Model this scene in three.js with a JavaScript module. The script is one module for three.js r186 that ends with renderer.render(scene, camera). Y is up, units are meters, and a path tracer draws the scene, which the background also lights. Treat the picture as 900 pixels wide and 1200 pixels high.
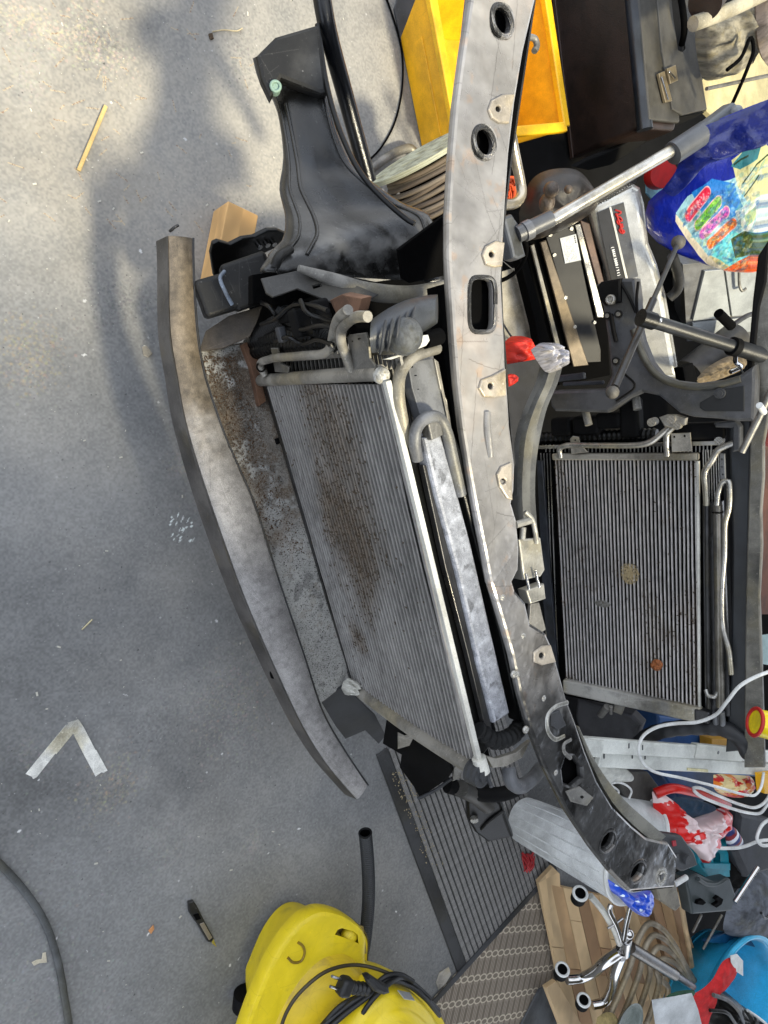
import * as THREE from 'three';
import { RoundedBoxGeometry } from 'three/addons/geometries/RoundedBoxGeometry.js';
import { ImprovedNoise } from 'three/addons/math/ImprovedNoise.js';
import { mergeGeometries, toCreasedNormals } from 'three/addons/utils/BufferGeometryUtils.js';

// ---------------------------------------------------------------- camera, sky, sun, exposure
const scene = new THREE.Scene();
const V = (x, y, z) => new THREE.Vector3(x, y, z);
const CAM = V(0, 1.75, 0), FOC = 820, PITCH = 53, ROLL = -6;
const camera = new THREE.PerspectiveCamera(2 * Math.atan(600 / FOC) * 180 / Math.PI, 0.75, 0.02, 400);
const rad = (d) => d * Math.PI / 180;
// the photograph was taken with the phone turned on its side: its right edge is up in the yard
const sP = Math.sin(rad(PITCH)), cP = Math.cos(rad(PITCH)), fwd = V(0, -sP, -cP), up0 = V(0, cP, -sP), rt0 = V(1, 0, 0);
const RT = rt0.clone().multiplyScalar(Math.cos(rad(ROLL))).addScaledVector(up0, -Math.sin(rad(ROLL)));
const UP = rt0.clone().multiplyScalar(Math.sin(rad(ROLL))).addScaledVector(up0, Math.cos(rad(ROLL)));
camera.position.copy(CAM);
camera.up.copy(RT).multiplyScalar(-1);
camera.lookAt(CAM.clone().add(fwd));
scene.add(camera);

const EXPOSURE = 1.9, SKY_GAIN = 1.48;
{
  const w = 512, h = 256, d = new Float32Array(w * h * 4), nz = new ImprovedNoise();
  for (let j = 0; j < h; j++) for (let i = 0; i < w; i++) {
    const th = (j + 0.5) / h, el = (th - 0.5) * Math.PI, az = (i / w) * 2 * Math.PI;
    const x = Math.cos(el) * Math.cos(az), y = Math.sin(el), z = Math.cos(el) * Math.sin(az);
    let c = nz.noise(x * 2.2 + 5, y * 3 + 2, z * 2.2) * 0.6 + nz.noise(x * 5, y * 6, z * 5 + 9) * 0.3;
    c = Math.min(1, Math.max(0, 0.55 + c));
    const g = y > 0 ? 1 - 0.35 * Math.pow(y, 0.6) : 0.35;
    const blue = [0.58, 0.71, 0.93], cl = [0.98, 0.98, 0.98];
    for (let k = 0; k < 3; k++) d[(j * w + i) * 4 + k] = SKY_GAIN * g * (blue[k] * (1 - c) + cl[k] * c);
    d[(j * w + i) * 4 + 3] = 1;
  }
  const t = new THREE.DataTexture(d, w, h, THREE.RGBAFormat, THREE.FloatType);
  t.mapping = THREE.EquirectangularReflectionMapping; t.magFilter = t.minFilter = THREE.LinearFilter; t.needsUpdate = true;
  scene.background = t; scene.environment = t;
}
const sun = new THREE.DirectionalLight(new THREE.Color(1, 0.9, 0.66), 3.6);
{
  const az = rad(-62), el = rad(60);   // shadows run towards the camera and to the left
  const dir = V(-Math.sin(az) * Math.cos(el), Math.sin(el), -Math.cos(az) * Math.cos(el));
  sun.position.copy(dir.multiplyScalar(12)).add(V(0, 0, -1.5)); sun.target.position.set(0, 0, -1.5);
  sun.castShadow = true; sun.shadow.radius = 13; sun.shadow.mapSize.set(2048, 2048);
  Object.assign(sun.shadow.camera, { left: -5, right: 5, top: 5, bottom: -5, near: 1, far: 30 });
  scene.add(sun, sun.target);
}
const renderer = new THREE.WebGLRenderer({ antialias: true });
renderer.toneMapping = THREE.LinearToneMapping; renderer.toneMappingExposure = EXPOSURE;
renderer.shadowMap.enabled = true; renderer.shadowMap.type = THREE.PCFSoftShadowMap;

// ---------------------------------------------------------------- helpers: measuring the place from the photograph
const rayDir = (x, y) => fwd.clone().addScaledVector(RT, (y - 600) / FOC).addScaledVector(UP, (x - 450) / FOC);
const W = (x, y, h = 0) => { const d = rayDir(x, y); return CAM.clone().addScaledVector(d, (h - CAM.y) / d.y); };
const HF = (h) => ({ o: V(0, h, 0), x: V(1, 0, 0), y: V(0, 0, -1), n: V(0, 1, 0) });
const frame = (o, xd, yd) => { const x = xd.clone().normalize(), n = x.clone().cross(yd).normalize(); return { o, x, y: n.clone().cross(x), n }; };
const F3 = (p, q, r) => { const f = frame(p, q.clone().sub(p), r.clone().sub(p)); if (f.n.dot(CAM.clone().sub(p)) < 0) { f.n.negate(); f.y.negate(); } return f; };
const at = (f, x, y, dn = 0) => { const d = rayDir(x, y), o = f.o.clone().addScaledVector(f.n, dn); return CAM.clone().addScaledVector(d, o.sub(CAM).dot(f.n) / d.dot(f.n)); };
const to2 = (f, p) => { const q = p.clone().sub(f.o); return new THREE.Vector2(q.dot(f.x), q.dot(f.y)); };
const pix2 = (f, x, y, dn = 0) => to2(f, at(f, x, y, dn));
const mtx = (f) => new THREE.Matrix4().makeBasis(f.x, f.y, f.n).setPosition(f.o);
let seed = 7;
const rng = () => { seed = (seed * 1664525 + 1013904223) >>> 0; return seed / 4294967296; };
const rr = (a, b) => a + (b - a) * rng();
const NZ = new ImprovedNoise(), noise = (x, y, z = 0) => NZ.noise(x, y, z);
const clamp = (x, a = 0, b = 1) => Math.min(b, Math.max(a, x));
const sstep = (a, b, x) => { const t = clamp((x - a) / (b - a)); return t * t * (3 - 2 * t); };
const lerp = (a, b, t) => a + (b - a) * t;

// ---------------------------------------------------------------- helpers: geometry
const flat = (g) => { const n = g.index ? g.toNonIndexed() : g; for (const k of Object.keys(n.attributes)) if (!['position', 'normal', 'uv'].includes(k)) n.deleteAttribute(k); return n; };
function boxUV(g) { const p = g.attributes.position, n = g.attributes.normal, u = g.attributes.uv; for (let i = 0; i < p.count; i++) { const a = Math.abs(n.getX(i)), b = Math.abs(n.getY(i)), c = Math.abs(n.getZ(i)); if (a > b && a > c) u.setXY(i, p.getZ(i), p.getY(i)); else if (b > c) u.setXY(i, p.getX(i), p.getZ(i)); else u.setXY(i, p.getX(i), p.getY(i)); } return g; }
const mg = (list) => mergeGeometries(list.map(flat));
function grid(pts, nu, nv, uvf, closedU) {          // pts[j][i]
  const pos = [], uv = [], idx = [];
  for (let j = 0; j < nv; j++) for (let i = 0; i < nu; i++) { const p = pts[j][i]; pos.push(p.x, p.y, p.z); uv.push(...uvf(i, j)); }
  for (let j = 0; j < nv - 1; j++) for (let i = 0; i < nu - 1; i++) { const a = j * nu + i; idx.push(a, a + 1, a + nu + 1, a, a + nu + 1, a + nu); }
  const g = new THREE.BufferGeometry();
  g.setAttribute('position', new THREE.Float32BufferAttribute(pos, 3)); g.setAttribute('uv', new THREE.Float32BufferAttribute(uv, 2)); g.setIndex(idx);
  g.computeVertexNormals();
  if (closedU) { const n = g.attributes.normal; for (let j = 0; j < nv; j++) { const a = j * nu, b = a + nu - 1, s = V(n.getX(a) + n.getX(b), n.getY(a) + n.getY(b), n.getZ(a) + n.getZ(b)).normalize(); n.setXYZ(a, s.x, s.y, s.z); n.setXYZ(b, s.x, s.y, s.z); } }
  return g;
}
function fan(ring) {                                  // closes a ring of points
  const c = V(0, 0, 0); ring.forEach((p) => c.add(p)); c.divideScalar(ring.length);
  const pos = [], uv = [];
  for (let i = 0; i < ring.length; i++) { const a = ring[i], b = ring[(i + 1) % ring.length]; for (const p of [c, a, b]) { pos.push(p.x, p.y, p.z); uv.push(p.x, p.z + p.y); } }
  const g = new THREE.BufferGeometry();
  g.setAttribute('position', new THREE.Float32BufferAttribute(pos, 3)); g.setAttribute('uv', new THREE.Float32BufferAttribute(uv, 2)); g.computeVertexNormals(); return g;
}
function loft(rings, { caps = true, smooth = true } = {}) {
  const m = rings[0].length; let len = 0; const out = [], L = [0];
  for (let j = 1; j < rings.length; j++) { len += rings[j][0].distanceTo(rings[j - 1][0]); L.push(len); }
  const per = rings.map((r) => { let s = 0; const a = [0]; for (let i = 0; i < m; i++) { s += r[i].distanceTo(r[(i + 1) % m]); a.push(s); } return a; });
  const g = grid(rings.map((r) => [...r, r[0]]), m + 1, rings.length, (i, j) => [per[j][i], L[j]], true);
  out.push(g);
  if (caps) { out.push(fan(rings[0]), fan(rings[rings.length - 1])); }
  const r = mg(out);
  if (!smooth) r.computeVertexNormals();
  return r;
}
function tube(pts, r, { m = 10, n = 0, closed = false, tension = 0.5, caps = true } = {}) {
  const c = new THREE.CatmullRomCurve3(pts, closed, 'centripetal', tension), N = n || Math.max(2, (pts.length - 1) * 7), fr = c.computeFrenetFrames(N, closed), rings = [];
  for (let j = 0; j <= N; j++) {
    const t = j / N, p = c.getPointAt(t), q = typeof r === 'function' ? r(t) : r, ring = [];
    for (let i = 0; i < m; i++) { const a = i / m * 2 * Math.PI; ring.push(p.clone().addScaledVector(fr.normals[j], q * Math.cos(a)).addScaledVector(fr.binormals[j], q * Math.sin(a))); }
    rings.push(ring);
  }
  return loft(rings, { caps: caps && !closed });
}
const rod = (a, b, r, m = 14, r2 = r) => {
  const d = b.clone().sub(a), l = d.length(), g = new THREE.CylinderGeometry(r2, r, l, m); { const u = g.attributes.uv; for (let i = 0; i < u.count; i++) u.setXY(i, u.getX(i) * 6.28 * r, u.getY(i) * l); }
  g.applyMatrix4(new THREE.Matrix4().makeRotationFromQuaternion(new THREE.Quaternion().setFromUnitVectors(V(0, 1, 0), d.normalize()))); const c = a.clone().add(b).multiplyScalar(0.5); g.translate(c.x, c.y, c.z); return g;
};
// a plate: outline and holes are measured on plane f, thickness th goes away from its face
function slab(px, f, th, { bevel = 0.0015, holes = [], smooth = false, dn = 0, curve = 6 } = {}) {
  let p2 = px.map((p) => pix2(f, p[0], p[1], dn));
  if (smooth) p2 = new THREE.SplineCurve([...p2, p2[0]]).getPoints(p2.length * 5).slice(0, -1);
  const s = new THREE.Shape(p2);
  for (const h of holes) {
    const q = h.map((p) => pix2(f, p[0], p[1], dn)); s.holes.push(new THREE.Path(q));
  }
  const b = Math.min(bevel, th * 0.45);
  const g = new THREE.ExtrudeGeometry(s, { depth: th - 2 * b, bevelEnabled: b > 0, bevelThickness: b, bevelSize: b, bevelOffset: -b, bevelSegments: b > 0.02 ? 6 : 2, curveSegments: curve });
  g.translate(0, 0, dn - th + b); g.applyMatrix4(mtx(f)); return smooth ? toCreasedNormals(g, 0.6) : g;
}
const oval = (x, y, rx, ry, rot = 0, n = 18) => Array.from({ length: n }, (_, i) => { const a = i / n * 2 * Math.PI, c = Math.cos(rot), s = Math.sin(rot), u = rx * Math.cos(a), v = ry * Math.sin(a); return [x + u * c - v * s, y + u * s + v * c]; });
const rrect = (x, y, rx, ry, rot = 0, k = 0.55) => oval(x, y, 1, 1, 0, 24).map(([a, b]) => { const u = a - x, v = b - y, s = (t) => Math.sign(t) * Math.pow(Math.abs(t), k), c = Math.cos(rot), w = Math.sin(rot), p = rx * s(u), q = ry * s(v); return [x + p * c - q * w, y + p * w + q * c]; });
// box whose lower front edge runs from p to q; it goes back by depth and up by height
function bxe(p, q, height, depth, r = 0.004) {
  const e = q.clone().sub(p), l = e.length(), up = V(0, 1, 0), b = up.clone().cross(e).normalize(); if (b.z > 0) b.negate();
  const x = e.clone().normalize(), y = up.clone().addScaledVector(x, -up.dot(x)).normalize(), g = new RoundedBoxGeometry(l, height, depth, 2, Math.min(r, height * 0.45, depth * 0.45, l * 0.45)); boxUV(g);
  const c = p.clone().add(q).multiplyScalar(0.5).addScaledVector(y, height / 2).addScaledVector(b, depth / 2);
  g.applyMatrix4(new THREE.Matrix4().makeBasis(x, y, x.clone().cross(y)).setPosition(c)); return g;
}
// bar of rectangular section from a to b
function bar(a, b, w, h, upv = V(0, 1, 0), r = 0.002) {
  const e = b.clone().sub(a), l = e.length(), x = e.normalize(), y = upv.clone().addScaledVector(x, -upv.dot(x)).normalize(), z = x.clone().cross(y), g = new RoundedBoxGeometry(l, h, w, 2, Math.min(r, w * 0.45, h * 0.45)); boxUV(g);
  g.applyMatrix4(new THREE.Matrix4().makeBasis(x, y, z).setPosition(a.clone().add(b).multiplyScalar(0.5))); return g;
}
function bxf(f, cx, cy, cz, w, h, d, r = 0.002) { const g = new RoundedBoxGeometry(w, h, d, 2, Math.min(r, w * 0.45, h * 0.45, d * 0.45)); boxUV(g); g.translate(cx, cy, cz); g.applyMatrix4(mtx(f)); return g; }
const cyl = (f, x, y, dn, r, th, m = 18) => { const g = new THREE.CylinderGeometry(r, r, th, m); g.rotateX(Math.PI / 2); const p = pix2(f, x, y, dn); g.translate(p.x, p.y, dn - th / 2); g.applyMatrix4(mtx(f)); return g; };
const ring = (f, x, y, dn, r, t, m = 24) => { const g = new THREE.TorusGeometry(r, t, 8, m); const p = pix2(f, x, y, dn); g.translate(p.x, p.y, dn); g.applyMatrix4(mtx(f)); return g; };
const ball = (p, r, sx = 1, sy = 1, sz = 1) => { const g = new THREE.SphereGeometry(r, 18, 12); g.scale(sx, sy, sz); g.translate(p.x, p.y, p.z); return g; };
// a stuffed or crumpled skin over an outline on plane f
function pillow(px, f, bulge, { back = 0.3, amp = 0.006, fq = 14, sd = 0, smooth = true, K = 12, pw = 2.2, N = 64 } = {}) {
  let p2 = px.map((p) => pix2(f, p[0], p[1]));
  p2 = smooth ? new THREE.SplineCurve([...p2, p2[0]]).getPoints(N).slice(0, -1) : (() => { const o = []; const q = new THREE.Path([...p2, p2[0]]).getSpacedPoints(N); q.pop(); return q; })();
  const c = new THREE.Vector2(); p2.forEach((p) => c.add(p)); c.divideScalar(p2.length);
  const bx = new THREE.Box2().setFromPoints(p2), sz = bx.getSize(new THREE.Vector2()), parts = [];
  for (const side of [1, -back]) {
    const rows = [], uvs = [];
    for (let k = 0; k <= K; k++) {
      const r = 1 - k / K, row = [], ur = [];
      for (let i = 0; i <= p2.length; i++) {
        const p = p2[i % p2.length], x = lerp(c.x, p.x, r), y = lerp(c.y, p.y, r), e = 1 - Math.pow(r, 5);
        const rid = 1 - 2 * Math.abs(noise(x * fq, y * fq, sd)), n2 = noise(x * fq * 2.3, y * fq * 2.3, sd + 3);
        const z = side * bulge * Math.sqrt(Math.max(0, 1 - Math.pow(r, pw))) + (side > 0 ? amp * e * (rid * 1.3 + n2 * 0.8) : 0);
        row.push(V(x, y, z).applyMatrix4(mtx(f))); ur.push([(x - bx.min.x) / sz.x, (y - bx.min.y) / sz.y]);
      }
      rows.push(row); uvs.push(ur);
    }
    parts.push(grid(rows, p2.length + 1, K + 1, (i, j) => uvs[j][i], true));
  }
  return mg(parts);
}
// a long formed strip: stations are [left px, right px, height], profile is a closed list of [across 0..1, metres up]
function strip(st, prof, sub = 4) {
  const Lc = new THREE.CatmullRomCurve3(st.map((s) => W(s[0], s[1], s[4])), false, 'centripetal'), Rc = new THREE.CatmullRomCurve3(st.map((s) => W(s[2], s[3], s[4])), false, 'centripetal'), N = (st.length - 1) * sub, rings = [];
  for (let j = 0; j <= N; j++) {
    const l = Lc.getPoint(j / N), r = Rc.getPoint(j / N), e = r.clone().sub(l), x = e.clone().normalize(), n = V(0, 1, 0).addScaledVector(x, -x.y).normalize();
    rings.push(prof.map(([s, k]) => l.clone().addScaledVector(e, s).addScaledVector(n, k)));
  }
  return toCreasedNormals(loft(rings), 0.7);
}
const scaleUV = (g, a, b = a) => { const u = g.attributes.uv; for (let i = 0; i < u.count; i++) u.setXY(i, u.getX(i) * a, u.getY(i) * b); return g; };

// ---------------------------------------------------------------- helpers: materials
const H2 = (h) => [(h >> 16 & 255) / 255, (h >> 8 & 255) / 255, (h & 255) / 255];
function dtex(w, h, fn, srgb = true, rx = 1, ry = rx) {
  const d = new Uint8Array(w * h * 4);
  for (let j = 0; j < h; j++) for (let i = 0; i < w; i++) { const c = fn(i / w, j / h, i, j), k = (j * w + i) * 4; for (let q = 0; q < 3; q++) d[k + q] = clamp(c[q]) * 255; d[k + 3] = 255; }
  const t = new THREE.DataTexture(d, w, h, THREE.RGBAFormat); if (srgb) t.colorSpace = THREE.SRGBColorSpace;
  t.magFilter = THREE.LinearFilter; t.minFilter = THREE.LinearMipmapLinearFilter; t.generateMipmaps = true; t.wrapS = t.wrapT = THREE.RepeatWrapping; t.repeat.set(rx, ry); t.needsUpdate = true; return t;
}
function pnoise(per, sd) {                            // tiling value noise
  let s = sd * 7919 + 13; const r = () => { s = (s * 1664525 + 1013904223) >>> 0; return s / 4294967296; };
  const T = Float32Array.from({ length: per * per }, r);
  return (u, v) => { const x = u * per, y = v * per, i = Math.floor(x), j = Math.floor(y), a = x - i, b = y - j, f = a * a * (3 - 2 * a), g = b * b * (3 - 2 * b), I = ((i % per) + per) % per, J = ((j % per) + per) % per, I1 = (I + 1) % per, J1 = (J + 1) % per; return lerp(lerp(T[J * per + I], T[J * per + I1], f), lerp(T[J1 * per + I], T[J1 * per + I1], f), g); };
}
const oct = (p0, n, sd) => { const a = Array.from({ length: n }, (_, i) => pnoise(p0 << i, sd + i)); return (u, v) => { let s = 0, w = 0, k = 1; for (const f of a) { s += k * f(u, v); w += k; k *= 0.55; } return s / w; }; };
const nA = oct(4, 7, 1), nB = oct(6, 6, 21), nC = oct(16, 5, 41), nF = pnoise(256, 77);
function specks(w, h, n, r0, r1, sd) { const a = new Float32Array(w * h); let s = sd; const r = () => { s = (s * 1664525 + 1013904223) >>> 0; return s / 4294967296; }; for (let k = 0; k < n; k++) { const x = r() * w, y = r() * h, q = r0 + (r1 - r0) * Math.pow(r(), 4), v = 0.4 + 0.6 * r(); for (let j = -Math.ceil(q); j <= q; j++) for (let i = -Math.ceil(q); i <= q; i++) if (i * i + j * j <= q * q) a[((Math.floor(y) + j + h) % h) * w + (Math.floor(x) + i + w) % w] = v; } return a; }
const spk = specks(512, 512, 900, 0.5, 2.2, 5);
const scr = (() => { const a = new Float32Array(512 * 512); let s = 99; const r = () => { s = (s * 1664525 + 1013904223) >>> 0; return s / 4294967296; }; for (let k = 0; k < 90; k++) { let x = r() * 512, y = r() * 512; const an = r() * 6.28, l = 20 + r() * 120, v = 0.3 + 0.7 * r(); for (let t = 0; t < l; t++) { x += Math.cos(an + 0.2 * Math.sin(t / 40)); y += Math.sin(an); a[((Math.floor(y) % 512 + 512) % 512) * 512 + (Math.floor(x) % 512 + 512) % 512] = v; } } return a; })();
const mottle = dtex(512, 512, (u, v) => { const k = Math.floor(v * 511) * 512 + Math.floor(u * 511), m = 0.70 + 0.36 * nA(u, v) + 0.12 * (nC(u, v) - 0.5) + 0.10 * (nF(u, v) - 0.5) - 0.10 * scr[k]; return [m, m * 0.995, m * 0.98]; }, true, 3);
const grime = dtex(512, 512, (u, v, i, j) => { const k = j * 512 + i; let m = 0.5 + 0.75 * (nB(u, v) - 0.12) + 0.1 * (nF(u, v) - 0.5); m = clamp(m + 0.3 * (nC(u, v) - 0.5), 0.28, 0.95) + 0.3 * spk[k] + 0.16 * scr[k]; const w = 0.06 * sstep(0.5, 0.75, nA(v, u)); return [m + w * 0.6, m + w * 0.2, m - w]; }, true, 2.2);
// worn black plastic: pale dust and scratches over a dark base, so its map holds the colour itself
const dustBlack = dtex(512, 512, (u, v, i, j) => { const k = j * 512 + i, d = sstep(0.42, 0.75, nA(u, v)) * 0.14 + 0.05 * nC(u, v); let m = 0.07 + d * 1.05 + 0.2 * spk[k] + 0.12 * scr[k]; return [m * 1.0, m * 0.995, m * 0.985]; }, true, 2);
const bumpN = dtex(512, 512, (u, v) => { const m = 0.5 + 0.5 * (nB(u, v) - 0.5) + 0.35 * (nF(u, v) - 0.5); return [m, m, m]; }, false, 4);
const bumpS = dtex(256, 256, (u, v) => { const m = nA(u, v); return [m, m, m]; }, false, 4);
const roughM = dtex(256, 256, (u, v) => { const m = 0.55 + 0.6 * (nB(u, v) - 0.3); return [m, m, m]; }, false, 3);
const mat = (hex, o = {}) => {
  const { r = 0.6, m = 0, map = mottle, bump = bumpN, bs = 0.0006, rm = null, ...x } = o;
  const M = new THREE.MeshPhysicalMaterial({ color: hex, roughness: r, metalness: m, map, bumpMap: bump, bumpScale: bs, ...x });
  if (rm) M.roughnessMap = rm; return M;
};
const M = {
  black: new THREE.MeshPhysicalMaterial({ map: dustBlack, roughness: 0.5, bumpMap: bumpN, bumpScale: 0.0005, color: 0xffffff, specularIntensity: 0.6 }),
  blackGloss: mat(0x0d0e0f, { r: 0.32, specularIntensity: 0.6, map: grime, bs: 0.0008 }),
  blackMatt: mat(0x101011, { r: 0.75, map: grime, specularIntensity: 0.25 }),
  deep: mat(0x060607, { r: 0.85, specularIntensity: 0.12 }),
  rubber: mat(0x1a1b1c, { r: 0.7, map: grime, specularIntensity: 0.4 }),
  alu: mat(0xc4c2bc, { r: 0.42, m: 0.75, map: grime, rm: roughM }),
  aluDull: mat(0xa9a59c, { r: 0.55, m: 0.5, map: grime }),
  aluBlue: new THREE.MeshPhysicalMaterial({ roughness: 0.6, metalness: 0.15, bumpMap: bumpN, bumpScale: 0.0008, map: dtex(512, 512, (u, v, i, j) => { const a = nA(u, v), c = nC(u, v), f = nF(u, v), k = j * 512 + i; const m = 0.60 + 0.16 * (a - 0.5) + 0.3 * (c - 0.5) + 0.14 * (f - 0.5) - 0.12 * sstep(0.6, 0.72, nC(v, u)) + 0.2 * spk[k] - 0.15 * scr[k]; return [m * 0.97, m * 0.99, m * 1.04]; }, true, 4) }),
  zinc: mat(0x8d8b86, { r: 0.5, m: 0.6, map: grime }),
  whiteMetal: mat(0xdeded8, { r: 0.45, m: 0.1, map: mottle }),
  steelDark: mat(0x4a4a4b, { r: 0.45, m: 0.6, map: grime, rm: roughM }),
  chrome: mat(0xd8d8da, { r: 0.12, m: 1, map: mottle, bs: 0 }),
  grey: mat(0x6d6f73, { r: 0.6, map: grime }),
  greyDark: mat(0x3a3c40, { r: 0.6, map: grime }),
  bluegrey: mat(0x343840, { r: 0.45, m: 0.3, map: grime }),
  yellow: mat(0xe8c90a, { r: 0.42, bs: 0.0003 }),
  white: mat(0xe8ebec, { r: 0.4, bs: 0.0002 }),
  brass: mat(0xb9a98a, { r: 0.35, m: 0.8 }),
  red: mat(0xc31a16, { r: 0.45 }),
};

// ---------------------------------------------------------------- helpers: objects
const used = {}, groups = [];
const numbered = (n) => { if (!(n in used)) { used[n] = 0; return n; } used[n]++; return n + '_' + String(used[n]).padStart(3, '0'); };
function tag(o, label, category, group) { o.userData = { label, category }; if (group) o.userData.group = group; return o; }
function thing(name, label, category, group) { const o = new THREE.Group(); o.name = numbered(name); scene.add(o); groups.push(o); return tag(o, label, category, group); }
function part(name, g, m, parent, extra) { const o = new THREE.Mesh(g, m); o.name = name; o.castShadow = o.receiveShadow = true; parent.add(o); if (extra) Object.assign(o.userData, extra); return o; }
function solo(name, g, m, label, category, group) { g.computeBoundingBox(); const b = g.boundingBox, c = b.getCenter(V(0, 0, 0)); c.y = b.min.y; g.translate(-c.x, -c.y, -c.z); const o = part(numbered(name), g, m, scene); o.position.copy(c); return tag(o, label, category, group); }
function settle() {                                   // put every group's origin at the base of its thing
  for (const g of groups) { const b = new THREE.Box3().setFromObject(g), c = b.getCenter(V(0, 0, 0)); c.y = b.min.y; g.position.copy(c); for (const k of g.children) k.position.sub(c); }
}

// ================================================================ the ground
{
  const S = 2048, T = 4.4, X0 = -2.2, col = new Float32Array(S * S * 3), hgt = new Float32Array(S * S);
  const n1 = oct(3, 7, 301), n2 = oct(12, 6, 331), n3 = oct(64, 4, 361), n4 = pnoise(1024, 391), n5 = oct(5, 6, 401);
  const uvOf = (p) => [((p.x - X0) / T + 9) % 1, ((-p.z) / T + 9) % 1];
  for (let j = 0; j < S; j++) for (let i = 0; i < S; i++) {
    const u = i / S, v = j / S, x = X0 + u * T, z = -v * T, k = j * S + i;
    const a = n1(u, v), b = n2(u, v), c = n3(u, v), f = n4(u, v);
    // sandy dust; the left also carries a painted warm tint of sunlight
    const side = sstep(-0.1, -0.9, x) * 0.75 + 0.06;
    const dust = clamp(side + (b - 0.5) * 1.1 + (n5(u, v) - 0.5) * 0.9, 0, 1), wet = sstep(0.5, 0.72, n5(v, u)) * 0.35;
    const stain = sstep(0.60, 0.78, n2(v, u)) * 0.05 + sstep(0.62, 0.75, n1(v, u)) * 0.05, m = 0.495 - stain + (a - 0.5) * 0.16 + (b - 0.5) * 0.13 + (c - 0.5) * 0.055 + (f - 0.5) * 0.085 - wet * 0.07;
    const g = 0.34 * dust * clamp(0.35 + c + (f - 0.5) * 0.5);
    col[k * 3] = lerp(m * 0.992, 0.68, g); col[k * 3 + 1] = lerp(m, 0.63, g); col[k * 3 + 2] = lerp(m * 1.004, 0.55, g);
    hgt[k] = 0.5 + (c - 0.5) * 0.5 + (f - 0.5) * 0.4 + (b - 0.5) * 0.3;
  }
  const put = (x, y, v, al, h) => { const i = ((Math.floor(x) % S) + S) % S, j = ((Math.floor(y) % S) + S) % S, k = j * S + i; for (let q = 0; q < 3; q++) col[k * 3 + q] = lerp(col[k * 3 + q], v[q], al); hgt[k] += h * al; };
  const dot = (x, y, r, v, al, h) => { for (let j = -Math.ceil(r); j <= r; j++) for (let i = -Math.ceil(r); i <= r; i++) if (i * i + j * j <= r * r + 0.3) put(x + i, y + j, v, al, h); };
  const streak = (x, y, an, l, r, v, al) => { for (let t = 0; t < l; t++) dot(x + Math.cos(an) * t, y + Math.sin(an) * t, r * Math.sin(Math.PI * (t + 0.5) / l), v, al, 0.2); };
  seed = 2024;
  for (let k = 0; k < 9000; k++) { const q = rng(), w = rr(0.55, 0.85); dot(rng() * S, rng() * S, q < 0.9 ? 0.3 : rr(0.6, 1.2), [w, w, w * 0.99], rr(0.25, 0.8), 0.3); }
  for (let k = 0; k < 260; k++) { const w = rr(0.7, 0.92); streak(rng() * S, rng() * S, rr(0, 6.3), rr(2, 7), rr(0.6, 1.6), [w, w, w], 0.85); }
  for (let k = 0; k < 5000; k++) { const w = rr(0.1, 0.28); dot(rng() * S, rng() * S, rr(0.2, 0.9), [w, w, w], rr(0.3, 0.7), -0.4); }
  for (let k = 0; k < 40; k++) { let x = rng() * S, y = rng() * S, an = rr(0, 6.3); const l = rr(30, 220), al = rr(0.06, 0.2); for (let t = 0; t < l; t++) { an += (rng() - 0.5) * 0.03; x += Math.cos(an); y += Math.sin(an); put(x, y, [0.66, 0.64, 0.6], al, -0.1); } }
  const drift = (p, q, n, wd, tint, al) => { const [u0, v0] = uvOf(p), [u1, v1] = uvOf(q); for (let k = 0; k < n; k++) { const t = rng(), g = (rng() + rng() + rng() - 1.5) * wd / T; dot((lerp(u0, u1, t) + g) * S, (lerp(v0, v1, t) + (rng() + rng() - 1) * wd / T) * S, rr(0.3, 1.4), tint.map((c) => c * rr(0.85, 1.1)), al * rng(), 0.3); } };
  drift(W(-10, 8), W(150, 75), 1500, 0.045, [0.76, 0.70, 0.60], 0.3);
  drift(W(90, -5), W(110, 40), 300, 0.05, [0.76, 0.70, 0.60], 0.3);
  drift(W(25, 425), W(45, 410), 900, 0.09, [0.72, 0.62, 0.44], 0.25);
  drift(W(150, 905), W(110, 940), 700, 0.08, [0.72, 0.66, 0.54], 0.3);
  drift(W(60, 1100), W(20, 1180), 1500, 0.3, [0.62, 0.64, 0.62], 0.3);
  for (let k = 0; k < 16; k++) { const x = rr(20, 380), y = rr(20, 1100), a = rr(0, 6.3), l = rr(20, 70); drift(W(x, y), W(x + l * Math.cos(a), y + l * Math.sin(a)), 500, rr(0.03, 0.09), k % 3 ? [0.66, 0.64, 0.6] : [0.3, 0.3, 0.31], k % 3 ? 0.16 : 0.22); }
  drift(W(260, 860), W(290, 800), 1800, 0.14, [0.7, 0.66, 0.6], 0.3);
  for (let k = 0; k < 26; k++) { const [u, v] = uvOf(W(rr(198, 226), rr(603, 636))); streak(u * S, v * S, rr(2.2, 3), rr(2, 6), rr(0.5, 1.2), [0.9, 0.93, 0.92], 0.95); }
  for (let k = 0; k < 70; k++) { const [u, v] = uvOf(W(rr(0, 300), rr(0, 260))); const an = rr(0, 6.3), l = rr(5, 16); for (let t = 0; t < l; t++) dot(u * S + Math.cos(an) * t, v * S + Math.sin(an) * t, 0.5, rng() < 0.3 ? [0.45, 0.3, 0.2] : [0.72, 0.64, 0.5], 0.6, 0.2); }
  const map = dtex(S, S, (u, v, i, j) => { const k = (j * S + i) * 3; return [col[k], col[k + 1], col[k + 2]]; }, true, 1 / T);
  const bmp = dtex(S, S, (u, v, i, j) => { const q = hgt[j * S + i] * 0.6; return [q, q, q]; }, false, 1 / T);
  map.offset.set(-X0 / T, 0); bmp.offset.set(-X0 / T, 0);
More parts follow.
